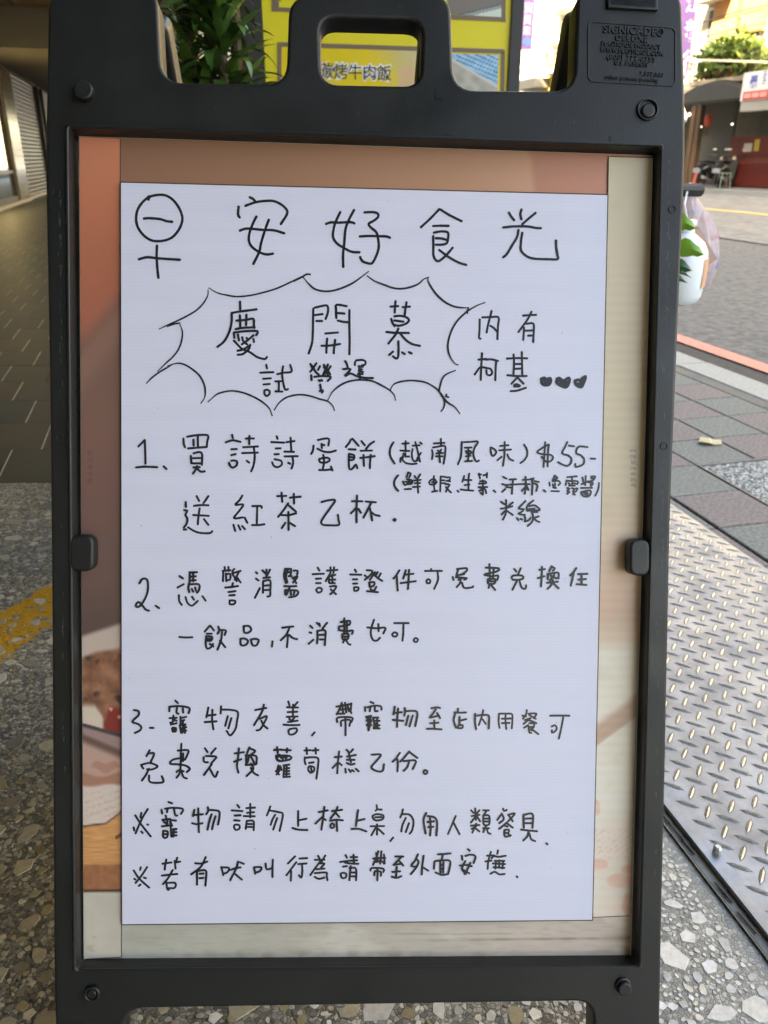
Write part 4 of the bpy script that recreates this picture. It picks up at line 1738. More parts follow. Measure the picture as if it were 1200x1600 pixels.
# ---- the white sheet
def sheet_mat():
    m = mat('white_corrugated_sheet', (.70, .715, .77), .36); n = m.node_tree; L = n.links; N = n.nodes; b = N['Principled BSDF']
    tc = N.new('ShaderNodeTexCoord'); wv = N.new('ShaderNodeTexWave'); wv.bands_direction = 'Z'; wv.inputs['Scale'].default_value = 85; wv.inputs['Distortion'].default_value = .15
    wv.wave_profile = 'SIN'; L.new(tc.outputs['Object'], wv.inputs['Vector'])
    bp = N.new('ShaderNodeBump'); bp.inputs['Strength'].default_value = .3; bp.inputs['Distance'].default_value = .0006
    tw = N.new('ShaderNodeTexNoise'); tw.inputs['Scale'].default_value = 5; tw.inputs['Detail'].default_value = 2; L.new(tc.outputs['Object'], tw.inputs['Vector'])
    hh = N.new('ShaderNodeMath'); hh.operation = 'MULTIPLY_ADD'; L.new(tw.outputs['Fac'], hh.inputs[0]); hh.inputs[1].default_value = 9.0
    w3 = N.new('ShaderNodeMath'); w3.operation = 'MULTIPLY'; L.new(wv.outputs['Fac'], w3.inputs[0]); w3.inputs[1].default_value = .16; L.new(w3.outputs['Value'], hh.inputs[2]); L.new(hh.outputs['Value'], bp.inputs['Height']); L.new(bp.outputs['Normal'], b.inputs['Normal'])
    w2 = N.new('ShaderNodeTexWave'); w2.bands_direction = 'Z'; w2.inputs['Scale'].default_value = 19; w2.inputs['Distortion'].default_value = 1.2; L.new(tc.outputs['Object'], w2.inputs['Vector'])
    mp = N.new('ShaderNodeMapping'); mp.inputs['Scale'].default_value = (1.2, 1, 14); L.new(tc.outputs['Object'], mp.inputs['Vector'])
    t = N.new('ShaderNodeTexNoise'); t.inputs['Scale'].default_value = 4; t.inputs['Detail'].default_value = 7; L.new(mp.outputs['Vector'], t.inputs['Vector'])
    ad = N.new('ShaderNodeMath'); ad.operation = 'MULTIPLY_ADD'; L.new(t.outputs['Fac'], ad.inputs[0]); ad.inputs[1].default_value = 3.4; L.new(wv.outputs['Fac'], ad.inputs[2])
    mr = N.new('ShaderNodeMapRange'); mr.inputs['From Min'].default_value = .6; mr.inputs['From Max'].default_value = 3.6; mr.inputs['To Min'].default_value = .955; mr.inputs['To Max'].default_value = 1.03
    L.new(ad.outputs['Value'], mr.inputs['Value'])
    sc = N.new('ShaderNodeVectorMath'); sc.operation = 'SCALE'; sc.inputs[0].default_value = (.725, .715, .83); L.new(mr.outputs['Result'], sc.inputs['Scale']); L.new(sc.outputs['Vector'], b.inputs['Base Color'])
    m3 = N.new('ShaderNodeMapRange'); m3.inputs['From Min'].default_value = .3; m3.inputs['From Max'].default_value = .7; m3.inputs['To Min'].default_value = .3; m3.inputs['To Max'].default_value = .5
    L.new(t.outputs['Fac'], m3.inputs['Value']); L.new(m3.outputs['Result'], b.inputs['Roughness'])
    return m
DS_ = .0062
c4 = [(189, 285.5), (949, 305), (925, 1437), (191, 1444)]
q = MB(); NX = 24
tops = [SP(c4[0][0] + (c4[1][0] - c4[0][0]) * i / NX, c4[0][1] + (c4[1][1] - c4[0][1]) * i / NX, DS_) for i in range(NX + 1)]
bots = [SP(c4[3][0] + (c4[2][0] - c4[3][0]) * i / NX, c4[3][1] + (c4[2][1] - c4[3][1]) * i / NX, DS_) for i in range(NX + 1)]
q.hexa([P3(p, .0030) for p in (bots[0], bots[-1], tops[-1], tops[0])], [P3(p, DS_) for p in (bots[0], bots[-1], tops[-1], tops[0])])
sheet = q.build('white_sheet', sheet_mat(), sign, label='white corrugated plastic sheet covered in handwriting')
# painted gap-shadow lines where the sheet and strips butt against each other
M_GAP_SHADOW = mat('painted_gap_shadow', (.05, .045, .04), .9); q = MB()
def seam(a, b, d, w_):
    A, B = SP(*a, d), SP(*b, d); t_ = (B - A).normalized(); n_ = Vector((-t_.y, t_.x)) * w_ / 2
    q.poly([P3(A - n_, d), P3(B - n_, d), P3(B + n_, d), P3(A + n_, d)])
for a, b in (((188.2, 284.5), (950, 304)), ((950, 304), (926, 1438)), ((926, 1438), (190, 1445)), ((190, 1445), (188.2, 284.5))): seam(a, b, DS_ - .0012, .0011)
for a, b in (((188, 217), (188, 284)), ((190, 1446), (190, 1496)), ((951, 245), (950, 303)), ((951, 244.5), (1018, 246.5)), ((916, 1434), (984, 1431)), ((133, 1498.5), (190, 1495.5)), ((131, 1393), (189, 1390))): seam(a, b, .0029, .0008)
q.build('gap_shadow_line', M_GAP_SHADOW, board)
q = MB(); seam((1019.5, 246), (985, 1500), .0030, .0012); q.build('cut_edge', mat('pale_cut_edge', (.75, .72, .66), .5), board)
M_INK = mat('marker_ink', (.019, .019, .025), .30, var=.6, vscale=14)
def crom(P):
    if len(P) < 3: return P
    Q = [P[0] * 2 - P[1]] + P + [P[-1] * 2 - P[-2]]; out = []
    for i in range(1, len(Q) - 2):
        p0, p1, p2, p3 = Q[i - 1:i + 3]; L_ = (p2 - p1).length; n_ = max(2, min(6, int(L_ / .0016)))
        for k_ in range(n_):
            t = k_ / n_; out.append(.5 * (2 * p1 + (p2 - p0) * t + (2 * p0 - 5 * p1 + 4 * p2 - p3) * t * t + (3 * p1 - p0 - 3 * p2 + p3) * t ** 3))
    out.append(P[-1]); return out
groups = {}
K = [0]
def stroke(m, P, w_, taper):
    P = crom(P); n_ = len(P)
    if n_ < 2: return
    # arc-length cap samples
    r = w_ / 2; K[0] = (K[0] + 1) % 60; d0 = DS_ + .00012 + K[0] * .00001; L_ = []; R_ = []
    t0_ = (P[1] - P[0]).normalized(); t1_ = (P[-1] - P[-2]).normalized()
    sec = [(P[0] - t0_ * r * c, t0_, s_) for c, s_ in ((.92, .38), (.7, .72), (.38, .93))]
    for i, p in enumerate(P):
        a, b = P[max(0, i - 1)], P[min(n_ - 1, i + 1)]; t_ = (b - a); t_ = t_.normalized() if t_.length > 1e-9 else t0_
        wv_ = 1 + .13 * noise.noise(Vector((p.x * 300, p.y * 300, 2)))
        if taper: wv_ *= .55 + .45 * sm(0, .25, i / n_) * sm(0, .3, 1 - i / n_) if taper == 1 else 1
        sec.append((p, t_, wv_))
    sec += [(P[-1] + t1_ * r * c, t1_, s_) for c, s_ in ((.38, .93), (.7, .72), (.92, .38))]
    vs = []
    for i, (p, t_, s_) in enumerate(sec):
        nrm = Vector((-t_.y, t_.x)) * r * s_; dd = d0 + i * .0000012
        vs += [P3(p + nrm, dd), P3(p - nrm, dd)]
    fs = [(2 * i, 2 * i + 1, 2 * i + 3, 2 * i + 2) for i in range(len(sec) - 1)]
    m.raw(vs, fs)
for line in INK.strip().split('\n'):
    if line[0] == '@':
        _, ox, oy, s_, w_, nm = line.split(); ox, oy, s_, w_ = map(float, (ox, oy, s_, w_)); continue
    pts = [tuple(map(float, a.split(','))) for a in line.split()]
    P = [SP(ox + a / s_, oy + b / s_, DS_) for a, b in pts]
    m = MB(); stroke(m, P, w_ * .96 / F * .79, 1 if (nm == 'burst' and w_ < 3.6) else 0)
    px_ = [ox + a / s_ for a, b in pts]; py_ = [oy + b / s_ for a, b in pts]
    kind_ = 'bubble' if (nm == 'burst' and w_ < 3.6) else nm
    groups.setdefault(kind_, []).append((min(px_), max(px_), min(py_), max(py_), m))
# strokes that belong together become one written character each
for kind_, L_ in groups.items():
    par = list(range(len(L_)))
    def find(i):
        while par[i] != i: i = par[i]
        return i
    for i in range(len(L_)):
        for j in range(i):
            a, b = L_[i], L_[j]
            dx = max(a[0], b[0]) - min(a[1], b[1]); dy = max(a[2], b[2]) - min(a[3], b[3])
            if kind_ == 'bubble' or (dx < 5.5 and dy < 7) or (dx < 1 and dy < 10): par[find(i)] = find(j)
    cl = {}
    for i in range(len(L_)): cl.setdefault(find(i), []).append(L_[i][4])
    for ms in cl.values():
        q = MB()
        for m in ms: q.raw(m.v, m.f)
        q.build('speech_bubble_outline' if kind_ == 'bubble' else 'drawn_heart' if kind_ == 'hearts' else 'written_character', M_INK, sheet)
# small dust specks on the sheet
q = MB(); random.seed(5)
for _ in range(26):
    p = SP(random.uniform(200, 910), random.uniform(300, 1420), DS_); r = random.uniform(.0003, .0007)
    q.poly([P3(p + Vector((r * cos(t), r * sin(t))), DS_ + .00008) for t in (0, 1.2, 2.5, 3.8, 5)])
q.build('dirt_speck', mat('speck', (.2, .19, .17), .9), sheet, kind='stuff')
# ================================================================== SURROUNDINGS
def mold(parent, name, m, mb, **k): return local(parent, mb).build(name, m, parent, **k)
M_CEIL = mat('arcade_ceiling', (.17, .15, .11), .8, var=.08, vscale=1.2)
M_BROWN = mat('ceiling_brown_panel', (.07, .045, .025), .6, var=.15, vscale=3)
M_CREAM = mat('cream_wall', (.62, .57, .45), .8, var=.12, vscale=1.5, bump=.1, bscale=20)
M_CONC = mat('concrete_wall', (.22, .205, .17), .85, var=.18, vscale=2)
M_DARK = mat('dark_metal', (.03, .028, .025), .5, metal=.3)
M_DFRAME = mat('bronze_frame', (.055, .04, .025), .35, metal=.6)
ZC = 3.45
home = thing('arcade_building', 'tall building whose tiled walkway ceiling runs overhead at the left of the sign', 'building', (0, 0, 0))
q = MB(); q.sbox(-26, 70, -13, 1.30, ZC + .25, H_B); q.build('wall', M_CONC, home)
q = MB(); q.sbox(-26, 70, -3.05, 1.30, ZC, ZC + .248); q.build('ceiling', M_CEIL, home)
va = [(lambda p: p.x * V.x + p.y * V.y)(gnd(x, y, ZC)) for x, y in ((0, 8), (18, 0), (27, 0), (60, 0))]
for a, b in ((va[0], va[1] - .02), (va[1] + .10, va[1] + .75), (va[1] + 1.0, va[1] + 1.65)):
    for s0 in range(6, 24, 3):
        q = MB(); q.sbox(s0 + .04, s0 + 2.96, min(a, b), max(a, b), ZC - .035, ZC - .001); pnl = q.build('ceiling_panel', M_BROWN, home)
        q = MB(); mid = (a + b) / 2; q.sbox(s0 + 1.2, s0 + 1.32, mid - .25, mid + .25, ZC - .06, ZC - .036); q.build('ceiling_lamp', mat('lamp_cover', (.6, .55, .4), .5) if 'lamp_cover' not in bpy.data.materials else bpy.data.materials['lamp_cover'], pnl)
# beam across the arcade
SB = 18.0
q = MB(); q.sbox(SB, SB + .35, -3.05, 1.30, 2.76, ZC - .001); q.build('beam', M_CEIL, home)
q = MB(); q.sbox(SB + .36, 60, -3.05, 1.30, 2.77, 2.80); q.build('lowered_ceiling', M_CEIL, home)
VL = -3.05
q = MB(); q.sbox(-26, 12.0, VL - .3, VL, .0, ZC); q.sbox(12.0, 70, VL - .9, VL - .6, 0, ZC); q.build('shop_wall', M_CONC, home)
M_LED = mat('sill_stone', (.28, .25, .18), .5, var=.15, vscale=6)
q = MB(); q.sbox(12.0, 22.2, VL - .12, VL + .10, 0, .07); q.sbox(22.25, 42, VL - .12, VL + .02, 0, .06); q.build('shop_sill', M_LED, home)
# columns on the street side
for s_ in (-7, 7.5, 14.5, 21.5, 28.5):
    q = MB(); q.sbox(s_, s_ + .7, .80, 1.29, 0, ZC); q.build('column', M_CREAM, home)
# shop window bay
shop = thing('shop_window', 'shop window with bronze frame and added glow for its bright view in the arcade at the far left', 'shop window', tuple(sv(17, VL, 0)))
q = MB()
for a in (12.1, 15.0, 17.9, 20.55):
    q.sbox(a, a + .13, VL - .06, VL + .02, .07, 2.70)
q.sbox(12.1, 20.68, VL - .06, VL + .018, .07, .16); q.sbox(12.1, 20.68, VL - .06, VL + .018, 2.62, 2.70); q.sbox(12.2, 20.6, VL - .05, VL + .01, .62, .68)
mold(shop, 'window_frame', M_DFRAME, q)
M_GLASS = mat('shop_glass', (.05, .055, .05), .04, spec=.9)
q = MB(); q.sbox(12.15, 20.6, VL - .035, VL - .025, .1, 2.65); mold(shop, 'pane', M_GLASS, q)
M_GLOW = mat('window_glow', (.8, .7, .4), .6, emit=(1, .83, .42), estr=.55)  # added glow, stands in for the bright outdoor view in the glass
q = MB()
a_, z1 = fac(2, 165, VL); a2, z2 = fac(14, 285, VL)
for k_ in range(7):
    q.sbox(17.2 + k_ * .42, 17.52 + k_ * .42, VL - .02, VL - .012, .75 + .1 * (k_ % 2), 1.95 - .05 * (k_ % 3))
mold(shop, 'added_glow_panel', M_GLOW, q)
# bronze pilaster with tiles, then shutters
pil = thing('shop_pillar', 'narrow shiny beige pillar between the bright window and the roller shutter', 'pillar', tuple(sv(21.5, VL, 0)))
M_TILEW = mat('glazed_tile', (.22, .18, .11), .16, var=.3, vscale=12)
q = MB()
for k_ in range(18): q.sbox(20.70, 22.1, VL - .05, VL + .06, .075 + k_ * .147, .075 + k_ * .147 + .142)
mold(pil, 'tile_facing', M_TILEW, q)
q = MB(); q.sbox(20.70, 22.1, VL - .55, VL - .052, .07, 2.72); mold(pil, 'core', M_CONC, q)
for n_, (s0, s1) in enumerate(((22.3, 27.2), (28.3, 33), (34, 39))):
    sh = thing('roller_shutter', ('tan roller shutter beside the shiny pillar, far left arcade', 'second roller shutter farther down the arcade', 'farthest roller shutter down the arcade')[n_], 'shutter', tuple(sv((s0 + s1) / 2, VL, 0)), group='closed roller shutters in the arcade')
    me = bpy.data.meshes.get('shutter_slat')
    M_SHUT = bpy.data.materials.get('shutter_tan') or mat('shutter_tan', (.085, .068, .036), .4, metal=.2, var=.15, vscale=4)
    if not me:
        m_ = MB(); ln = 4.7
        pr = [(0, 0), (.018, .012), (.020, .05), (.010, .085), (0, .092)]
        for (a, b), (c, d) in zip(pr[:-1], pr[1:]): m_.poly([(0, -a, b), (ln, -a, b), (ln, -c, d), (0, -c, d)])
        me = m_.mesh('shutter_slat', M_SHUT)
    for k_ in range(29):
        o = inst('slat', me, sh, (0, 0, 0)); p = sv(s0, VL - .06, .05 + k_ * .0925) - Vector(sh.location); o.location = p; o.rotation_euler = (0, 0, ANG); o.scale = (((s1 - s0) / 4.7), -1, 1)
    q = MB(); q.sbox(s0 - .12, s0, VL - .12, VL + .03, 0, 2.75); mold(sh, 'guide_rail', M_DARK, q)
    q = MB(); q.sbox(s1, s1 + .12, VL - .12, VL + .03, 0, 2.75); mold(sh, 'guide_rail', M_DARK, q)
# ---- street side: the facades opposite
VF = 19.0
def fbox(q, x0, y0, x1, y1, v0=VF, th=.1, col=None):      # a slab on the facade between two photo corners
    s0, z0 = fac(x0, y0, v0 - th); s1, z1 = fac(x1, y1, v0 - th)
    q.sbox(min(s0, s1), max(s0, s1), v0 - th, v0 + .02, min(z0, z1), max(z0, z1), col)
M_HOME = mat('home_wall', (.33, .31, .27), .85)
M_FW = [mat('facade_cream', (.66, .58, .42), .85, var=.15, vscale=.8), mat('facade_white', (.62, .60, .52), .85, var=.15, vscale=.8), mat('facade_tile_tan', (.50, .44, .33), .7, var=.2, vscale=1.2)]
M_ORT = mat('orange_tile', (.58, .28, .10), .6, var=.15, vscale=3)
M_WIN = mat('window_glass', (.09, .10, .10), .08, spec=.8)
M_ALU = mat('aluminium', (.55, .55, .52), .35, metal=.6)
specs = [(14.0, 20.2, 15, 1, 'cream walk-up building at the right edge across the street'), (20.4, 26.6, 16, 0, 'sunlit building with orange tiled panels above the dark canopy'),
         (26.9, 33.4, 17, 2, 'tan sunlit building behind the purple sign'), (33.7, 41.5, 15, 1, 'white sunlit building with balconies seen past the yellow menu board'),
         (41.8, 52, 18, 0, 'cream building farther up the sunlit street'), (52.3, 66, 14, 2, 'distant tan building up the street'), (-6, 13.8, 15, 0, 'building across the street beyond the right edge')]
for s0, s1, hh, mi, lb in specs:
    b = thing('street_building', lb, 'building', tuple(sv((s0 + s1) / 2, VF + 4, 0)), group='sunlit buildings across the street')
    q = MB(); q.sbox(s0, s1, VF, VF + 9, 3.0, hh); mold(b, 'wall', M_FW[mi], q)
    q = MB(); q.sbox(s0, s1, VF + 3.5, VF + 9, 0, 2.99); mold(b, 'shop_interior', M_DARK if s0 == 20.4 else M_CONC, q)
    q = MB(); q.sbox(s0 - .05, s1 + .05, VF - .12, VF - .001, 2.9, 3.15); mold(b, 'ledge', M_FW[1], q)
    nwin = max(2, int((s1 - s0) / 2.1)); st = (s1 - s0) / nwin
    for fl in range(int((hh - 3.2) / 3.1)):
        for k_ in range(nwin):
            a = s0 + st * k_ + .45; z = 4.1 + fl * 3.1
            if s0 == 20.4 and z < 8: continue
            q = MB(); w_ = st - .9; 
            q.sbox(a, a + w_, VF - .05, VF - .002, z, z + 1.5); wd = local(b, q).build('window', M_ALU, b)
            q = MB(); q.sbox(a + .06, a + w_ / 2 - .03, VF - .062, VF - .052, z + .06, z + 1.44); q.sbox(a + w_ / 2 + .03, a + w_ - .06, VF - .062, VF - .052, z + .06, z + 1.44); local(b, q).build('pane', M_WIN, wd)
            q = MB(); q.sbox(a - .15, a + w_ + .15, VF - .7, VF - .001, z + 1.62, z + 1.70); q.build('awning', M_FW[1]); o = bpy.data.objects[q and 'awning' if False else COL.objects[-1].name]; o.parent = b
            o.data.transform(Matrix.Translation(-Vector(b.location)))
    if s0 == 20.4:
        # orange tile panels and the pale windows under them
        q = MB(); fbox(q, 1122, -30, 1147, 56, th=.18); mold(b, 'tile_panel', M_ORT, q); q = MB(); fbox(q, 1167, -30, 1189, 47, th=.18); mold(b, 'tile_panel', M_ORT, q)
        for (x0, y0, x1, y1) in ((1123, 59, 1140, 80), (1169, 50, 1183, 82), (1150, -10, 1163, 30)):
            q = MB(); fbox(q, x0, y0, x1, y1, th=.06); wd = local(b, q).build('window', M_ALU, b); q = MB(); fbox(q, x0 + 2, y0 + 2, x1 - 2, y1 - 2, th=.075); local(b, q).build('pane', M_WIN, wd)
# balcony ledge with planters above the canopy
balc = thing('balcony', 'planted balcony ledge over the dark canopy across the street', 'balcony', tuple(sv(22, VF, 3.3)))
q = MB(); s0, z0 = fac(1198, 118, VF - .5); s1, z1 = fac(1092, 128, VF - .5); q.sbox(s0, s1, VF - .9, VF - .003, 3.16, 3.30); mold(balc, 'slab', M_FW[2], q)
q = MB()
for k_ in range(16): a = s0 + (s1 - s0) * k_ / 15; q.sbox(a, a + .03, VF - .88, VF - .85, 3.301, 3.95)
q.sbox(s0, s1, VF - .885, VF - .845, 3.951, 4.0); mold(balc, 'railing', M_DARK, q)
M_LEAFY = mat('bright_foliage', (.13, .19, .035), .6, attr=True)
M_POT = mat('terracotta', (.42, .14, .06), .8)
def leafcloud(q, c, r, n, size, pal, flat=.7):
    for _ in range(n):
        while True:
            d = Vector((random.uniform(-1, 1), random.uniform(-1, 1), random.uniform(-1, 1)))
            if d.length < 1: break
        p = Vector(c) + Vector((d.x * r, d.y * r, d.z * r * flat)); a = Vector((random.uniform(-1, 1), random.uniform(-1, 1), random.uniform(-.4, 1))).normalized()
        b_ = a.cross(Vector((random.uniform(-1, 1), random.uniform(-1, 1), random.uniform(-1, 1)))).normalized(); L_ = size * random.uniform(.6, 1.3)
        q.poly([p, p + a * L_ * .5 + b_ * L_ * .22, p + a * L_, p + a * L_ * .5 - b_ * L_ * .22], random.choice(pal))
GP = [(.16, .24, .04), (.10, .17, .03), (.22, .28, .05), (.07, .12, .03)]
random.seed(21)
for n_, (px, py, rr) in enumerate(((1108, 104, .55), (1126, 88, .5), (1146, 92, .75), (1158, 78, .5), (1176, 98, .6))):
    s_, z_ = fac(px, py, VF - .6)
    lb = ('bushy balcony plant nearest the purple sign', 'tall feathery balcony plant', 'largest yellow-green balcony plant in the middle', 'upright balcony plant under the orange panel', 'balcony plant next to the white sign box')[n_]
    t = thing('balcony_plant', lb, 'plant', tuple(sv(s_, VF - .6, 3.3)), group='plants on the balcony across the street')
    q = MB(); leafcloud(q, sv(s_, VF - .6, z_), rr, 340, .28, GP, 1.0); mold(t, 'foliage', M_LEAFY, q, kind='stuff')
    q = MB(); q.lathe([(.10, 0), (.17, .3), (.18, .3), (.15, .28), (0, .27)], sv(s_, VF - .6, 3.302), 10); mold(t, 'pot', M_POT, q)
    q = MB(); q.tube([sv(s_, VF - .6, 3.5), sv(s_, VF - .6, z_)], .02, 5); mold(t, 'stem', M_POT, q)
M_ACB = mat('air_unit_brown', (.20, .13, .08), .7, var=.2, vscale=5)
ac = thing('air_conditioner', 'brown air conditioner box under the balcony plants across the street', 'air conditioner', tuple(sv(22.6, VF - .4, 3)))
q = MB(); fbox(q, 1103, 124, 1131, 150, th=.6); mold(ac, 'casing', M_ACB, q)
q = MB(); s_, z_ = fac(1118, 137, VF - .62)
for k_ in range(6): q.sbox(s_ - .28, s_ + .28, VF - .63, VF - .605, z_ - .22 + k_ * .08, z_ - .19 + k_ * .08)
mold(ac, 'grille', M_DARK, q)
# dark barrel canopy and open shop front
can = thing('shop_canopy', 'dark rounded canopy over the open shop front across the street', 'canopy', tuple(sv(22, VF - 1, 2.5)))
M_CANV = mat('canopy_black', (.030, .032, .028), .55, var=.2, vscale=3)
sL, zL = fac(1066, 158, VF - 1.2); sR, zR = fac(1164, 166, VF - 1.2); sM, zM = fac(1110, 152, VF - 1.2)
q = MB(); NN = 14
def arc(t): return 3.00 + .42 * sin(pi * min(1, max(0, .12 + t * .88)))
for k_ in range(NN):
    t0_, t1_ = k_ / NN, (k_ + 1) / NN; a, b = sL + (sR - sL) * t0_, sL + (sR - sL) * t1_; za, zb = arc(t0_) - .25, arc(t1_) - .25
    q.hexa([sv(a, VF - 1.2, za - .04), sv(b, VF - 1.2, zb - .04), sv(b, VF - .003, zb + .26), sv(a, VF - .003, za + .26)], [sv(a, VF - 1.2, za), sv(b, VF - 1.2, zb), sv(b, VF - .003, zb + .30), sv(a, VF - .003, za + .30)])
    q.hexa([sv(a, VF - 1.2, 2.62), sv(a, VF - 1.17, 2.62), sv(b, VF - 1.17, 2.62), sv(b, VF - 1.2, 2.62)], [sv(a, VF - 1.2, za - .041), sv(a, VF - 1.17, za - .041), sv(b, VF - 1.17, zb - .041), sv(b, VF - 1.2, zb - .041)])
mold(can, 'canopy_cloth', M_CANV, q)
q = MB()
for k_ in range(5): a = sL + (sR - sL) * k_ / 4; q.tube([sv(a, VF - 1.15, 2.6), sv(a, VF, 2.75)], .02, 5)
q.sbox(sR, sL, VF - 1.18, VF - 1.15, 2.56, 2.60); mold(can, 'canopy_frame', M_DARK, q)
far_pav = MB(); far_pav.sbox(-60, 160, 17.3, VF + 3.6, -.25, 0); far_pav.build('far_pavement', mat('far_paving', (.15, .145, .135), .8, var=.2, vscale=1.5), kind='structure')
kb2 = MB(); kb2.sbox(-60, 160, 17.14, 17.298, -.25, .004); kb2.build('far_kerb', M_GRAN, kind='structure')
# shop front posts, red door, papers
front_ = thing('open_shop', 'dark open shop front with brown timber posts under the canopy', 'shop front', tuple(sv(22, VF, 0)))
M_WOOD = mat('brown_timber', (.14, .08, .04), .7, var=.3, vscale=4, stretch=(1, 1, .2))
for (x0, x1) in ((1072, 1078), (1080, 1086)):
    s0, _z = fac(x0, 240, VF - .3); s1, _z = fac(x1, 240, VF - .3); q = MB(); q.sbox(s1, s0, VF - .3, VF - .12, 0, 2.6); mold(front_, 'post', M_WOOD, q)
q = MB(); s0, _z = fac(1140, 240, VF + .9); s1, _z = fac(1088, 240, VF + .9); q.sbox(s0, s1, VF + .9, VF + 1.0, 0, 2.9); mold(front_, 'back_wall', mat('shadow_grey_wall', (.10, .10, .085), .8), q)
q = MB(); q.sbox(12, 30, VF - .02, VF + 3.4, 2.92, 2.99); mold(front_, 'soffit', M_DARK, q)
door = thing('red_folding_gate', 'red ribbed metal folding gate closing the shop behind the parked scooters', 'gate', tuple(sv(20, VF, 0)))
M_REDM = mat('red_gate_paint', (.19, .032, .022), .5, var=.25, vscale=3)
s1, z1 = fac(1144, 214, VF); s0, z0 = fac(1222, 214, VF)
q = MB(); q.sbox(s0, s1, VF, VF + .05, .02, z1); mold(door, 'gate_sheet', M_REDM, q)
n_ = 26; rib = MB(); rib.sbox(0, .05, -.05, -.002, 0, .70); ribm = rib.mesh('rib', M_REDM); rib2 = MB(); rib2.sbox(0, .05, -.05, -.002, 0, .58); ribm2 = rib2.mesh('rib', M_REDM)
for k_ in range(n_):
    a = s0 + (s1 - s0) * (k_ + .5) / n_
    inst('rib', ribm, door, sv(a, VF, .05) - Vector(door.location)); inst('rib', ribm2, door, sv(a, VF, z1 - .60) - Vector(door.location))
q = MB(); fbox(q, 1163, 224, 1173, 237, v0=VF, th=.07); mold(door, 'white_notice', mat('notice_paper', (.6, .55, .5), .7), q)
q = MB(); fbox(q, 1180, 218, 1184, 236, v0=VF, th=.07); mold(door, 'yellow_notice', mat('notice_yellow', (.55, .38, .06), .7), q)
# little lamps and a red lantern
M_BULB = mat('lamp_glow', (.9, .9, .85), .4, emit=(1, .95, .85), estr=.35)
for (px, py, rr, lb) in ((1144, 194, .035, 'small white lamp in the dark shop across the street'), (1077, 179, .06, 'white lamp bulb under the left end of the dark canopy'), (1096, 198, .025, 'tiny warm lamp next to the red lantern')):
    s_, z_ = fac(px, py, VF - .4); q = MB(); q.lathe([(0, rr), (rr * .7, rr * .7), (rr, 0), (rr * .7, -rr * .7), (0, -rr)], sv(s_, VF - .4, z_), 8)
    lm = thing('shop_lamp', lb, 'lamp', tuple(sv(s_, VF - .4, z_)), group='small lamps in the shop across the street'); mold(lm, 'bulb', M_BULB, q, smooth=True)
    q = MB(); q.tube([sv(s_, VF - .4, z_ + rr), sv(s_, VF - .4, 2.92)], .008, 4); mold(lm, 'cord', M_DARK, q)
s_, z_ = fac(1107, 188, VF - .5); lt = thing('red_lantern', 'small red lantern hanging in the dark shop front', 'lantern', tuple(sv(s_, VF - .5, z_)))
q = MB(); q.lathe([(.04, .2), (.11, .14), (.14, 0), (.11, -.14), (.04, -.2)], sv(s_, VF - .5, z_), 12); mold(lt, 'lantern_body', mat('lantern_red', (.55, .08, .04), .6), q, smooth=True)
q = MB(); q.tube([sv(s_, VF - .5, z_ - .2), sv(s_, VF - .5, z_ - .45)], .02, 5); q.tube([sv(s_, VF - .5, z_ + .2), sv(s_, VF - .5, 2.92)], .008, 4); mold(lt, 'tassel', M_REDM, q)
# white sign box with blue lettering and a red band
sb = thing('white_sign_box', 'white illuminated sign box with blue characters and a red band above the red gate', 'sign', tuple(sv(20.5, VF - 1, 3)))
VS = VF - 1.3
s1, zt = fac(1163, 114, VS); s0, _z = fac(1240, 114, VS); _s, zb = fac(1163, 158, VS); _s, zb2 = fac(1163, 174, VS)
M_SW = mat('sign_white', (.72, .74, .76), .4); M_SBLUE = mat('sign_blue', (.05, .10, .42), .5); M_SRED = mat('sign_red', (.60, .07, .05), .5)
q = MB(); q.sbox(s0, s1, VS, VS + .45, zb, zt); mold(sb, 'box', M_SW, q)
q = MB(); q.sbox(s0 + .05, s1 - .03, VS + .03, VS + .42, zb2, zb - .002); mold(sb, 'lower_casing', M_ALU, q)
q = MB(); q.sbox(s0, s1 - .12, VS - .012, VS - .001, zb + .02, zb + .02 + (zt - zb) * .30); mold(sb, 'red_band', M_SRED, q)
M_SPINK = mat('sign_pink', (.68, .35, .33), .5)
q = MB()
for k_ in range(3): q.sbox(s1 - .50 - k_ * .36, s1 - .20 - k_ * .36, VS - .022, VS - .013, zb + .07, zb + (zt - zb) * .26)
mold(sb, 'band_character', M_SPINK, q)
def wall_text(txt, s_c, z_c, h, vv, m, parent, face='v', w=None, rot=0, name='lettering'):
    me = text_mesh(txt, 1.0, .01, .015); xs = [p.co.x for p in me.vertices]; ys = [p.co.y for p in me.vertices]
    cx_, cy_ = (max(xs) + min(xs)) / 2, (max(ys) + min(ys)) / 2; k1 = h / (max(ys) - min(ys)); k0 = (w / (max(xs) - min(xs))) if w else k1
    inv = Vector(parent.location)
    def fn(co):
        x, y = (co.x - cx_) * k0, (co.y - cy_) * k1; th = .004 if co.z > 0 else 0
        if face == 'v': return sv(s_c - x, vv - th, z_c + y) - inv
        return sv(vv - th, s_c + x, z_c + y) - inv        # faces back down the street
    return place_text(me, fn, m, parent, name)
wall_text('義', s1 - .52, zb + (zt - zb) * .66, (zt - zb) * .46, VS - .002, M_SBLUE, sb)
for k_ in range(5):
    q = MB(); q.sbox(s1 - 1.02 - .05 * (k_ % 2), s1 - .93, VS - .01, VS - .001, zb + .42 + k_ * .075, zb + .45 + k_ * .075); mold(sb, 'character_stroke', M_SBLUE, q)
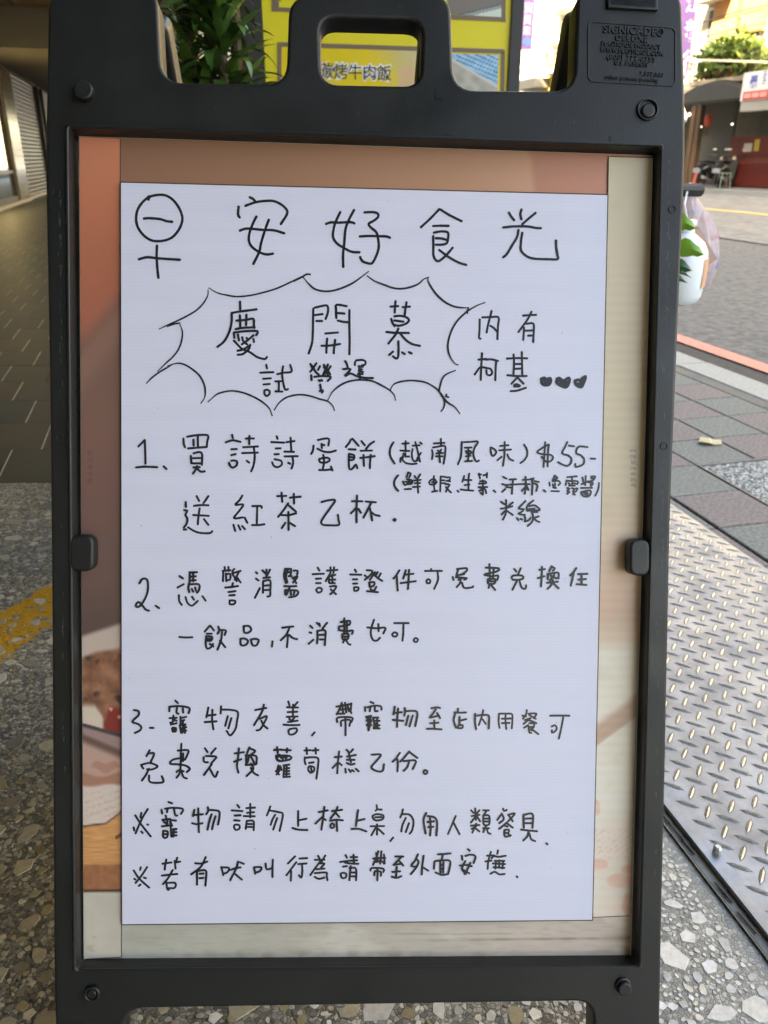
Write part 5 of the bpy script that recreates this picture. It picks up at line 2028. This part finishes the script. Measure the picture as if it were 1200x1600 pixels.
# purple hanging signs (faces look down the street)
M_PUR = mat('sign_purple', (.26, .13, .42), .5, var=.05, vscale=3); M_PINKE = mat('sign_edge_pink', (.62, .36, .36), .5); M_WHT = mat('sign_lettering_white', (.85, .85, .85), .5)
def hanging_sign(name, lb, s_, px0, px1, pyt, pyb, chars, rad, extra=None):
    # plane s = s_: find v and z from pixels
    def onS(px, py):
        d = ray(px, py); t = s_ / (d.x * U.x + d.y * U.y); p = C0 + d * t; return p.x * V.x + p.y * V.y, p.z
    v0, zt_ = onS(px0, pyt); v1, _ = onS(px1, pyt); _, zb_ = onS((px0 + px1) / 2, pyb)
    t = thing(name, lb, 'sign', tuple(sv(s_, (v0 + v1) / 2, zb_)), group='purple hanging signs across the street')
    def slab(inset, d0, d1, m, nm):
        l = rounded([(v0 + inset, zb_ + inset), (v1 - inset, zb_ + inset), (v1 - inset, zt_ - inset), (v0 + inset, zt_ - inset)], [rad] * 2 + [.02] * 2)
        q = MB(); n_ = len(l); q.raw([sv(s_ + d0, a, b) for a, b in l] + [sv(s_ + d1, a, b) for a, b in l], [tuple(range(n_)), tuple(reversed(range(n_, 2 * n_)))] + [(i, n_ + i, n_ + (i + 1) % n_, (i + 1) % n_) for i in range(n_)])
        mold(t, nm, m, q)
    slab(0, 0, .18, M_PINKE, 'edge'); slab(.05, -.012, -.001, M_PUR, 'face')
    for (ch, px, py, hpx) in chars:
        v_, z_ = onS(px, py); _, za = onS(px, py - hpx / 2); _, zb3 = onS(px, py + hpx / 2)
        wall_text(ch, v_, z_, abs(za - zb3), s_ - .013, M_WHT, t, face='s')
    if extra: extra(t, onS)
    q = MB(); q.sbox(s_ + .05, s_ + .1, v1 - .02, VF, zt_ - .6, zt_ - .55); q.sbox(s_ + .05, s_ + .1, v1 - .02, VF, zb_ + .6, zb_ + .65); mold(t, 'bracket', M_ALU, q)
hanging_sign('purple_sign', 'purple vertical sign with large white characters and rounded lower corner, right of the black frame', 22.9, 1050, 1099, -60, 132, (('江', 1083, 5, 30), ('養', 1082, 48, 36), ('行', 1079, 98, 40)), .45)
def dia(t, onS):
    q = MB(); l = [onS(*p) for p in ((815, 66), (823, 56), (833, 65), (823, 74))]; q.poly([sv(34.0 - .02, a, b) for a, b in l]); q.poly([sv(34.0 - .014, a, b) for a, b in reversed(l)]); mold(t, 'blue_diamond', mat('sign_diamond', (.12, .25, .75), .5), q)
hanging_sign('purple_sign', 'purple vertical sign with a blue diamond seen between the yellow board and the sign frame', 34.0, 806, 840, -60, 78, (('寶', 826, 12, 17), ('貝', 824, 31, 15), ('樂', 823, 48, 14)), .03, dia)
# slatted shutters, box air units seen in the gap
gapu = thing('wall_air_unit', 'white air conditioning unit below the purple sign with the blue diamond', 'air conditioner', tuple(sv(34, VF - 1, 4)))
q = MB(); fbox(q, 806, 80, 832, 100, v0=VF - .2, th=.6); mold(gapu, 'casing', M_SW, q)
q = MB(); s_, z_ = fac(818, 90, VF - .81)
for k_ in range(5): q.sbox(s_ - .35, s_ + .35, VF - .815, VF - .801, z_ - .2 + k_ * .09, z_ - .16 + k_ * .09)
mold(gapu, 'grille', M_ALU, q)
aw = thing('striped_awning', 'grey and white slatted awning below the white air unit', 'awning', tuple(sv(34, VF - 1, 3)))
for k_, (y0, y1) in enumerate(((104, 109), (111, 119), (120.5, 127), (128.5, 136))):
    q = MB(); fbox(q, 800, y0, 835, y1, v0=VF - .15, th=.7 + .1 * k_); mold(aw, 'slat', M_SW if k_ % 2 == 0 else mat('awning_grey_%d' % k_, (.25, .25, .20), .7), q)
cb_ = thing('balcony', 'cream balcony with orange laundry box seen beside the black frame lobe', 'balcony', tuple(sv(33, VF - 1, 4)))
q = MB(); fbox(q, 845, 108, 872, 112, v0=VF, th=.9); mold(cb_, 'slab', M_FW[1], q)
q = MB(); fbox(q, 852, 90, 868, 100, v0=VF, th=.5); mold(cb_, 'orange_box', M_ORT, q); q = MB(); fbox(q, 848, 118, 864, 140, v0=VF, th=.4); mold(cb_, 'yellow_shutter', mat('yellow_shutter', (.6, .42, .08), .6), q)
q = MB(); fbox(q, 852, 8, 884, 12, v0=VF, th=.8); mold(cb_, 'upper_slab', M_FW[2], q); q = MB(); fbox(q, 871, 10, 875, 34, v0=VF, th=.2); mold(cb_, 'downpipe', M_ALU, q)
# overhead cables
cab = MB()
for (z, v_, sg) in ((5.4, VF - .25, .2), (5.0, VF - .3, .3), (3.75, VF - .3, .22), (3.6, VF - .28, .3)):
    for i in range(12):
        a, b = i / 12, (i + 1) / 12; f_ = lambda t: sv(16 + 26 * t, v_, z - sg * 4 * t * (1 - t) + .05 * sin(t * 19))
        cab.tube([f_(a), f_(b)], .018, 4, cap=False)
tag(cab.build('overhead_cable', M_DARK), 'thin dark cables strung along the facades across the street', 'cables')

# ---- scooters and cone across the street
M_SBLK = mat('scooter_black', (.015, .017, .017), .3, spec=.6); M_SSIL = mat('scooter_silver', (.45, .45, .42), .35, metal=.4); M_TYRE = mat('tyre_rubber', (.012, .012, .012), .85)
M_SEAT = mat('seat_vinyl', (.02, .02, .02), .6); M_PLT = mat('number_plate', (.30, .31, .33), .5); M_CHR = mat('mirror_glass', (.8, .8, .8), .08, metal=1)
def scooter(lb, loc, rz, group=None, body=M_SBLK, trim=M_SSIL, grip=None):
    t = thing('scooter', lb, 'scooter', loc, rz, group)
    def wheel(x):
        q = MB(); n_ = 18
        prof = [(.20, -.045), (.245, -.04), (.262, 0), (.245, .04), (.20, .045)]
        for i in range(n_):
            a, b = 2 * pi * i / n_, 2 * pi * (i + 1) / n_
            for (r0, w0), (r1, w1) in zip(prof, prof[1:] + prof[:1]):
                q.poly([(x + r0 * cos(a), w0, .262 + r0 * sin(a)), (x + r0 * cos(b), w0, .262 + r0 * sin(b)), (x + r1 * cos(b), w1, .262 + r1 * sin(b)), (x + r1 * cos(a), w1, .262 + r1 * sin(a))])
        wh = q.build('wheel', M_TYRE, t, smooth=True); q = MB()
        for k_ in range(5):
            a = 2 * pi * k_ / 5; q.tube([(x, 0, .262), (x + .2 * cos(a), 0, .262 + .2 * sin(a))], .016, 5)
        q.tube([(x, -.05, .262), (x, .05, .262)], .05, 10); q.build('rim', M_DARK, wh)
    wheel(.62); wheel(-.62)
    def loft(secs, name, m):
        q = MB(); n_ = 10; vs = []
        for (x, z, hw, hh) in secs:
            for k_ in range(n_): a = 2 * pi * k_ / n_; vs.append((x, hw * cos(a), z + hh * sin(a)))
        fs = [(i * n_ + k_, i * n_ + (k_ + 1) % n_, (i + 1) * n_ + (k_ + 1) % n_, (i + 1) * n_ + k_) for i in range(len(secs) - 1) for k_ in range(n_)]
        fs += [tuple(reversed(range(n_))), tuple((len(secs) - 1) * n_ + k_ for k_ in range(n_))]; q.raw(vs, fs); return q.build(name, m, t, smooth=True)
    loft([(-.92, .66, .05, .04), (-.80, .66, .12, .10), (-.5, .60, .16, .14), (-.2, .52, .16, .15), (-.05, .42, .13, .10)], 'rear_body', body)
    loft([(-.78, .80, .08, .03), (-.6, .82, .14, .045), (-.25, .79, .15, .05), (-.02, .76, .10, .04)], 'seat', M_SEAT)
    loft([(-.1, .30, .14, .05), (.1, .27, .16, .04), (.3, .30, .16, .05)], 'footboard', body)
    q = MB(); q.hexa([(.26, -.17, .28), (.34, -.17, .28), (.34, .17, .28), (.26, .17, .28)], [(.46, -.12, .92), (.52, -.10, .92), (.52, .10, .92), (.46, .12, .92)]); q.build('leg_shield', body, t)
    loft([(.40, .52, .06, .03), (.56, .56, .08, .04), (.72, .53, .07, .03), (.84, .42, .05, .02)], 'front_fender', body)
    loft([(-.75, .60, .163, .05), (-.5, .66, .17, .035), (-.25, .58, .167, .025)], 'side_trim', trim)
    q = MB(); q.tube([(.62, -.07, .262), (.50, -.06, .75)], .02, 6); q.tube([(.62, .07, .262), (.50, .06, .75)], .02, 6); q.tube([(.50, 0, .75), (.44, 0, .98)], .03, 6); q.build('fork', M_SSIL, t)
    q = MB(); q.tube([(.34, -.34, .985), (.42, -.18, 1.0), (.44, 0, .99), (.42, .18, 1.0), (.34, .34, .985)], .014, 8); hb = q.build('handlebar', M_SBLK, t)
    for s_ in (-1, 1):
        q = MB(); q.tube([(.34, s_ * .33, .985), (.30, s_ * .45, .982)], .019, 10); q.build('grip', M_SEAT, hb)
        q = MB(); q.tube([(.40, s_ * .2, 1.0), (.40, s_ * .27, 1.14)], .007, 5); q.build('mirror_stalk', M_SBLK, hb)
        q = MB(); q.lathe([(0, .012), (.05, .008), (.058, 0), (.05, -.008), (0, -.012)], (0, 0, 0), 10); q.v = [(.40 + z, s_ * .29 + x * 1.2, 1.17 + y * .75) for x, y, z in q.v]; q.build('mirror', M_CHR, hb, smooth=True)
    loft([(.44, .90, .06, .05), (.54, .90, .085, .065), (.60, .89, .05, .045)], 'headlight', M_CHR)
    q = MB(); q.box(-.97, -.955, -.13, .13, .46, .60); q.build('number_plate', M_PLT, t)
    q = MB(); q.tube([(-.3, -.14, .22), (-.55, -.17, .27), (-.85, -.18, .33)], [.03, .045, .05], 8); q.build('exhaust', M_SSIL, t)
    q = MB(); q.tube([(-.15, .1, .28), (-.12, .2, .0)], .012, 5); q.build('stand', M_SSIL, t)
    return t
ROTF = atan2(V.y, V.x)
def sp(px, py, vv, z=0): s_, _z = fac(px, py, vv); return tuple(sv(s_, vv, z))
scooter('black scooter with silver side trim parked next to the orange cone across the street', sp(1113, 270, VF - .75), radians(38), 'scooters parked across the street')
scooter('dark scooter parked closer to the red gate across the street', sp(1136, 270, VF - .55), radians(48), 'scooters parked across the street')
cone = thing('traffic_cone', 'red orange traffic cone beside the black scooter across the street', 'traffic cone', sp(1089, 280, VF - 1.35))
M_CONE = mat('cone_plastic', (.62, .10, .06), .5)
q = MB(); q.lathe([(.16, .03), (.15, .05), (.03, .68), (.02, .69), (0, .69)], (0, 0, 0), 14); q.build('cone_body', M_CONE, cone, smooth=True)
q = MB(); q.box(-.19, .19, -.19, .19, 0, .03); q.build('cone_base', M_CONE, cone)
stool = thing('metal_stool', 'pale green metal stool frame between the two scooters', 'stool', sp(1131, 283, VF - 1.1))
M_GRN = mat('stool_green', (.25, .33, .25), .5)
for a in (-.17, .17):
    for b in (-.17, .17): q = MB(); q.tube([(a, b, 0), (a * .8, b * .8, .45)], .014, 6); q.build('leg', M_GRN, stool)
q = MB(); q.box(-.16, .16, -.16, .16, .45, .47); q.build('seat', M_GRN, stool)

# ---- yellow menu board just behind the sign
DY = 3.0
M_BYEL = mat('board_yellow', (.76, .65, .035), .42, var=.04, vscale=3); M_BYEL2 = mat('board_yellow_deep', (.78, .56, .04), .42)
M_BBR = mat('board_brown_line', (.20, .145, .10), .5); M_BFR = mat('board_black_frame', (.032, .034, .036), .5)
mb_ = thing('yellow_menu_board', 'tall bright yellow menu board in a dark frame standing behind the sandwich board', 'menu board', (.02, DY + .05, 0))
def D2(px, py): p = dep(px, py, DY); return p.x, p.z
xl, _z = D2(412, 60); xr, _z = D2(797, 60); xf, _z = D2(815, 60)
q = MB(); q.box(xl, xr, DY, DY + .03, .45, 1.95); mold(mb_, 'panel', M_BYEL, q)
for a, b in ((xl - .055, xl - .001), (xr + .001, xf)): q = MB(); q.box(a, b, DY - .012, DY + .05, 0, 2.0); mold(mb_, 'post', M_BFR, q)
q = MB(); q.box(xl, xr, DY - .01, DY + .05, 1.951, 2.0); mold(mb_, 'top_rail', M_BFR, q); q = MB(); q.box(xl, xr, DY - .01, DY + .05, .40, .449); mold(mb_, 'bottom_rail', M_BFR, q)
def yq(px4, m, name, d, col=None):
    q = MB(); pts = [D2(*p) for p in px4]; q.hexa([(x, DY - d, z) for x, z in pts], [(x, DY - d - .0015, z) for x, z in pts], col); return mold(mb_, name, m, q)
for r_ in ([(425, -60), (436, -60), (436, 18), (425, 18)], [(436, 11.5), (640, 20), (640, 27), (436, 18)], [(640, 20), (783, 27), (783, 33.5), (640, 27)], [(783, -60), (790, -60), (790, 34), (783, 34)],
           [(434, 66), (440, 66), (440, 300), (434, 300)], [(440, 66), (787, 77), (787, 84), (440, 73)], [(783, 84), (789, 77.5), (785, 300), (779, 300)]):
    yq([r_[0], r_[1], r_[2], r_[3]], M_BBR, 'brown_border', .0012)
yq([(440, 73.2), (780, 84.2), (777, 300), (440, 300)], M_BYEL2, 'photo_panel', .0004)
M_BP = mat('board_photo', rough=.4, attr=True)
def photo(px4, nx, ny, fn, name, lb):
    q = MB()
    for j in range(ny):
        for i in range(nx):
            def pt(u_, v_):
                x = (px4[0][0] * (1 - u_) + px4[1][0] * u_) * (1 - v_) + (px4[3][0] * (1 - u_) + px4[2][0] * u_) * v_; y = (px4[0][1] * (1 - u_) + px4[1][1] * u_) * (1 - v_) + (px4[3][1] * (1 - u_) + px4[2][1] * u_) * v_
                return (x, y)
            cs = [pt(i / nx, j / ny), pt((i + 1) / nx, j / ny), pt((i + 1) / nx, (j + 1) / ny), pt(i / nx, (j + 1) / ny)]
            mx_, my_ = pt((i + .5) / nx, (j + .5) / ny); c = srgb(*fn(mx_, my_))
            q.poly([(D2(*p)[0], DY - .0026, D2(*p)[1]) for p in reversed(cs)], tuple(min(.8, t * 1.15) for t in c))
    return mold(mb_, name, M_BP, q, label=lb)
def ph_food(x, y):
    c = mixc((220, 190, 40), (196, 180, 130), sm(560, 640, x + (y - 80) * -.5)); c = mixc(c, (200, 190, 120), .4 * sm(.1, .4, fbm(x, y, .03)))
    if x > 621 + (y - 100) * .02 and y > 103: c = (206, 172, 130) if x > 623 and y > 104.5 else (170, 150, 110)
    return c
def ph_blue(x, y):
    d = y - 92 - (x - 708) * .60
    c = mixc((150, 196, 222), (120, 170, 205), .5 + nz(x, y, .1))
    if ((y - (x - 708) * .42) % 7) < 1.5 and x > 712: c = (60, 100, 130)
    if d > 0: c = mixc((176, 172, 160), (150, 148, 138), .5 + nz(x, y, .08)); 
    if 0 < d < 5: c = (190, 190, 184)
    return c
def ph_roof(x, y):
    t = y + (x - 708) * .25; c = mixc((128, 120, 112), (104, 98, 94), .5 + .5 * sin(x * 1.3 + y)) if t < 24 else (90, 100, 108)
    if t > 27: c = (140, 148, 146)
    if t > 32 and x > 740: c = (196, 204, 190)
    return c
photo([(440, 73.5), (690, 81), (688, 160), (440, 160)], 60, 26, ph_food, 'photo_print', 'warm yellow dish photo on the menu board')
photo([(706, 84), (779, 86.5), (776, 160), (704, 160)], 44, 40, ph_blue, 'photo_print', 'blue slatted picture on the menu board')
photo([(700, -40), (783, -40), (783, 27), (700, 22)], 44, 40, ph_roof, 'photo_print', 'grey roof picture on the menu board')
for off, m, d, nm in ((.075, M_WHT, .0030, 'lettering_outline'), (.0, mat('lettering_slate', (.035, .05, .075), .5), .0042, 'lettering')):
    for i, ch in enumerate('碳烤牛肉飯'):
        me = text_mesh(ch, 1.0, .0, off); cx_, cy_ = 510 + i * 22.6, 110.5 + i * .9; p0 = D2(cx_, cy_); k_ = 18.5 / F * DY * 1.02
        xs = [p.co.x for p in me.vertices]; ys = [p.co.y for p in me.vertices]; mx_, my_ = (max(xs) + min(xs)) / 2, (max(ys) + min(ys)) / 2; kk = k_ / (.92)
        inv = Vector(mb_.location)
        def fn(co): return Vector((p0[0] + (co.x - mx_) * kk, DY - d, p0[1] + (co.y - my_) * kk)) - inv
        place_text(me, fn, m, mb_, nm)
# dark column piece and pale oddments seen left of the plant
pc = thing('dark_column', 'dark grey square post behind the potted dragon plant', 'post', (-.44, 3.5, 0))
q = MB(); q.box(-.14, .16, 0, .3, 0, 2.6); q.build('shaft', mat('column_grey', (.07, .062, .06), .6, var=.1), pc); q = MB(); q.box(-.18, .20, -.04, .34, 0, .12); q.build('base', M_BFR, pc)

# ---- potted dragon plant
pot = thing('potted_dragon_plant', 'tall potted dracaena with dense glossy dark green leaves behind the sign', 'potted plant', (-.375, 2.0, 0))
q = MB(); q.lathe([(0, 0), (.13, 0), (.17, .30), (.18, .31), (.18, .34), (.16, .34), (.155, .30), (0, .29)], (0, 0, 0), 20); q.build('pot', mat('glazed_pot', (.05, .04, .035), .3), pot, smooth=True)
M_STEM = mat('cane', (.06, .045, .025), .8, var=.2, vscale=30)
M_DL = mat('dracaena_leaf', (.045, .105, .022), .32, var=.5, vscale=9, spec=.6)
M_DL2 = mat('dracaena_leaf_young', (.075, .15, .025), .30, var=.4, vscale=9, spec=.6)
def leafmesh(L_, W_, droop, m, fold_=.25):
    q = MB(); n_ = 9; vs = []
    for i in range(n_ + 1):
        t = i / n_; a = droop * t * t; x = L_ * (t - .22 * a * t); z = L_ * (.10 * t - .42 * a * t); w_ = W_ * (sin(pi * min(1, t * .93 + .05)) ** .7) * (1 if t < .97 else .25)
        wv_ = .06 * W_ * sin(t * 11)
        vs += [(x, -w_, z + abs(w_) * fold_ + wv_), (x, 0, z), (x, w_, z + abs(w_) * fold_ - wv_)]
    fs = []
    for i in range(n_): a = i * 3; fs += [(a, a + 3, a + 4, a + 1), (a + 1, a + 4, a + 5, a + 2)]
    q.raw(vs, fs); me = q.mesh('leaf', m); me.polygons.foreach_set('use_smooth', [True] * len(me.polygons)); return me
random.seed(17)
LM = [leafmesh(.19, .0155, d, M_DL) for d in (.25, .5, .8, 1.2)] + [leafmesh(.16, .014, d, M_DL2) for d in (.15, .4)]
heads = [(-.03, 0, 1.00, .13, 26, .2), (.045, .02, 1.04, .12, 26, .2), (-.055, .03, 1.12, .12, 28, .5), (.03, -.03, 1.15, .12, 30, .6), (0, .0, 1.25, .12, 30, .9), (-.05, .01, 1.31, .10, 26, 1.0), (.055, .03, 1.30, .10, 26, 1.0)]
q = MB()
for (x, y, z, *_r) in heads: q.tube([(x * .3, y * .3, .28), (x * .8, y * .8, z * .6), (x, y, z)], .012, 7)
q.build('cane', M_STEM, pot)
for (x, y, z, hh, n_, up) in heads:
    n_ = int(n_ * 1.9)
    for k_ in range(n_):
        t = k_ / n_; az = k_ * 2.399 + random.uniform(-.2, .2); el = -.15 + up * .45 + 1.1 * t ** 1.3 + random.uniform(-.15, .15)
        me = random.choice(LM[:4] if t < .7 else LM[2:]) if random.random() < .8 else random.choice(LM[4:])
        s_ = random.uniform(.62, 1.0) * (1 - .25 * t)
        o = inst('leaf', me, pot, (x + random.uniform(-.008, .008), y, z - hh / 2 + hh * t), (random.uniform(-.3, .3), -el, az), (s_, s_ * 1.05, s_))
# ---- scooter parked at the kerbside behind the sign, its grip, bag and bottle poking out at the right
g0 = dep(1075, 293, 2.3); g1 = dep(1100, 297, 2.3)
sc = scooter('black scooter parked behind the sign with a shopping bag on its handlebar', (g1.x - .47, 2.02, 0), 0)
sc.rotation_euler = (0, 0, -pi / 2)
sc.location = (g1.x - .46, g1.y + .30, 0); sc.scale = (1, 1, g1.z / .982)
# bag
bag = thing('shopping_bag', 'pale pink translucent plastic bag with coloured print hanging from the scooter handlebar', 'plastic bag', tuple(dep(1092, 440, 2.26)))
YB = 2.30
rows = [(291, 1074, 1079), (300, 1069, 1084), (315, 1066, 1092), (332, 1064, 1104), (350, 1062, 1114), (370, 1060, 1119), (392, 1060, 1122), (412, 1062, 1122), (426, 1068, 1117), (438, 1078, 1112), (447, 1090, 1108), (452, 1096, 1102)]
q = MB(); n_ = 20; vs = []
for j, (py, x0, x1) in enumerate(rows):
    c = dep((x0 + x1) / 2, py, YB); r = (x1 - x0) / 2 / F * YB
    for k_ in range(n_):
        a = 2 * pi * k_ / n_; wr = 1 + .16 * noise.noise(Vector((cos(a) * 3, sin(a) * 3, j * .45))) + (.22 * sin(k_ * 3.1 + j * .35) * (1 if j < 6 else .3) if j > 0 else 0) * .5
        vs.append((c.x + r * cos(a) * (1 if abs(cos(a)) > .9 else wr), c.y + r * .62 * sin(a) * wr, c.z))
fs = [(i * n_ + k_, i * n_ + (k_ + 1) % n_, (i + 1) * n_ + (k_ + 1) % n_, (i + 1) * n_ + k_) for i in range(len(rows) - 1) for k_ in range(n_)]
q.raw(vs, fs + [tuple((len(rows) - 1) * n_ + k_ for k_ in range(n_))])
def bag_mat():
    m = mat('bag_film', (.8, .72, .74), .28); n = m.node_tree; L = n.links; N = n.nodes; b = N['Principled BSDF']
    tc = N.new('ShaderNodeTexCoord'); t = N.new('ShaderNodeTexNoise'); t.inputs['Scale'].default_value = 22; t.inputs['Detail'].default_value = 3; L.new(tc.outputs['Object'], t.inputs['Vector'])
    cr = N.new('ShaderNodeValToRGB'); e = cr.color_ramp.elements; cr.color_ramp.interpolation = 'LINEAR'
    e[0].position = .34; e[0].color = (.12, .22, .55, 1); e[1].position = .66; e[1].color = (.70, .12, .22, 1)
    e.new(.45).color = (.62, .58, .62, 1); e.new(.56).color = (.62, .54, .57, 1); e.new(.40).color = (.50, .55, .62, 1)
    L.new(t.outputs['Fac'], cr.inputs['Fac']); L.new(cr.outputs['Color'], b.inputs['Base Color'])
    b.inputs['Subsurface Weight'].default_value = 0
    t2 = N.new('ShaderNodeTexNoise'); t2.inputs['Scale'].default_value = 30; t2.inputs['Distortion'].default_value = 1.5; mp = N.new('ShaderNodeMapping'); mp.inputs['Scale'].default_value = (1, 1, .3); L.new(tc.outputs['Object'], mp.inputs['Vector']); L.new(mp.outputs['Vector'], t2.inputs['Vector'])
    bp = N.new('ShaderNodeBump'); bp.inputs['Strength'].default_value = 1.0; bp.inputs['Distance'].default_value = .012; L.new(t2.outputs['Fac'], bp.inputs['Height']); L.new(bp.outputs['Normal'], b.inputs['Normal'])
    tr = N.new('ShaderNodeBsdfTranslucent'); tr.inputs['Color'].default_value = (.85, .75, .78, 1); mxs = N.new('ShaderNodeMixShader'); mxs.inputs['Fac'].default_value = .45
    L.new(b.outputs['BSDF'], mxs.inputs[1]); L.new(tr.outputs['BSDF'], mxs.inputs[2]); L.new(mxs.outputs['Shader'], N['Material Output'].inputs['Surface'])
    return m
mold(bag, 'bag_body', bag_mat(), q, smooth=True)
q = MB(); hp = [dep(1074, 296, 2.27), dep(1078, 287, 2.29), dep(1083, 290, 2.31), dep(1086, 305, 2.30)]; q.tube(hp, .003, 6); q.tube([dep(1069, 300, 2.28), dep(1073, 288, 2.29), dep(1077, 291, 2.32)], .0025, 5); mold(bag, 'bag_handle', mat('bag_handle_film', (.75, .66, .68), .4), q)
kp = thing('kraft_box', 'brown cardboard packet pressed against the plastic bag', 'packet', tuple(dep(1100, 400, 2.15)))
q = MB(); k4 = [dep(1078, 364, 2.20), dep(1093, 355, 2.22), dep(1121, 405, 2.22), dep(1104, 417, 2.20)]; q.hexa([p + Vector((0, .035, 0)) for p in k4], k4); mold(kp, 'packet', mat('kraft_card', (.30, .20, .16), .8), q)
jug = thing('plastic_bottle', 'frosted white plastic bottle with rounded shoulders hanging below the scooter grip', 'bottle', tuple(dep(1066, 476, 2.12)))
YJ = 2.12; prof = [(475, 1), (474, 22), (470, 30), (460, 35), (440, 37.5), (410, 38), (392, 36), (378, 29), (369, 19), (364, 13), (352, 12), (350, 14), (343, 14), (342, 1)]
cx_ = dep(1063, 420, YJ).x; q = MB(); ps = []
for py, r in prof: c = dep(1063, py, YJ); ps.append((r / F * YJ, c.z))
q.lathe(ps, (cx_, YJ, 0), 28)
M_JUG = mat('frosted_plastic', (.74, .80, .82), .35); M_JUG.node_tree.nodes['Principled BSDF'].inputs['Subsurface Weight'].default_value = .3; M_JUG.node_tree.nodes['Principled BSDF'].inputs['Subsurface Scale'].default_value = .02
mold(jug, 'bottle_body', M_JUG, q, smooth=True)
q = MB(); q.tube([(cx_, YJ, ps[-1][1]), (cx_ + .005, YJ + .05, ps[-1][1] + .03), (g0.x, g0.y, g0.z)], .0025, 5); mold(jug, 'string', M_SW, q)
q = MB(); a = dep(1098, 402, YJ); b = dep(1098, 446, YJ); q.lathe([(.0648, b.z), (.0648, a.z)], (cx_, YJ, 0), 28); q.v = [v_ for v_ in q.v]
keep = MB(); 
for k_ in range(24, 31):
    k0, k1 = k_ % 28, (k_ + 1) % 28
    keep.poly([q.v[k0], q.v[k1], q.v[28 + k1], q.v[28 + k0]])
mold(jug, 'orange_label', mat('orange_label', (.62, .34, .20), .5), keep)
# little green plant reaching round the frame
gp = thing('leafy_pot_plant', 'small potted plant with bright green leaves poking out beside the white bottle', 'potted plant', (.40, 1.72, 0))
q = MB(); q.lathe([(0, 0), (.09, 0), (.12, .22), (.125, .22), (.125, .25), (.105, .25), (0, .21)], (0, 0, 0), 16); q.build('pot', M_POT, gp, smooth=True)
M_GL = mat('fresh_leaf', (.16, .34, .03), .35, var=.3, vscale=20); M_GL2 = mat('teal_leaf', (.05, .13, .07), .35, var=.3, vscale=20)
YG = 1.75
for (tip, root, wd, m, yy_) in (((1086, 357), (1030, 354), 11, M_GL, 1.74), ((1099, 398), (1036, 395), 11, M_GL, 1.70), ((1081, 423), (1030, 426), 9, M_GL2, 1.72), ((1080, 434), (1040, 436), 2.6, M_GL2, 1.71), ((1074, 442), (1036, 446), 4, M_GL2, 1.73), ((1010, 330), (1000, 400), 12, M_GL, 1.78), ((980, 380), (1010, 420), 10, M_GL, 1.80)):
    a = dep(root[0], root[1], yy_); b = dep(tip[0], tip[1], yy_ - .03); ax = b - a; L_ = ax.length; ax.normalize(); up = Vector((0, -.55, .83)); sd_ = up.cross(ax).normalized(); w_ = wd / F * yy_; q = MB(); vs = []; NL = 8
    for i in range(NL + 1):
        t = i / NL; p = a + ax * L_ * t + Vector((0, 0, .012 * sin(pi * t))); ww = w_ * (1 + .14 * sin(t * 17 + wd)) * (sin(pi * min(1, .08 + t * .90)) ** .75) * (1 if t < .99 else .1); vs += [p + (sd_ * .35 + Vector((0, 0, 1)) * .94) * ww, p + Vector((0, -.006, 0)), p - (sd_ * .35 + Vector((0, 0, 1)) * .94) * ww]
    fs = []
    for i in range(NL): c = i * 3; fs += [(c, c + 3, c + 4, c + 1), (c + 1, c + 4, c + 5, c + 2)]
    q.raw(vs, fs); mold(gp, 'leaf', m, q, smooth=True)
    q = MB(); q.tube([(.40, 1.72, .22), (a.x * .5 + .20, 1.74, a.z * .6 + .1), tuple(a)], .004, 5); mold(gp, 'stem', M_GL2, q)
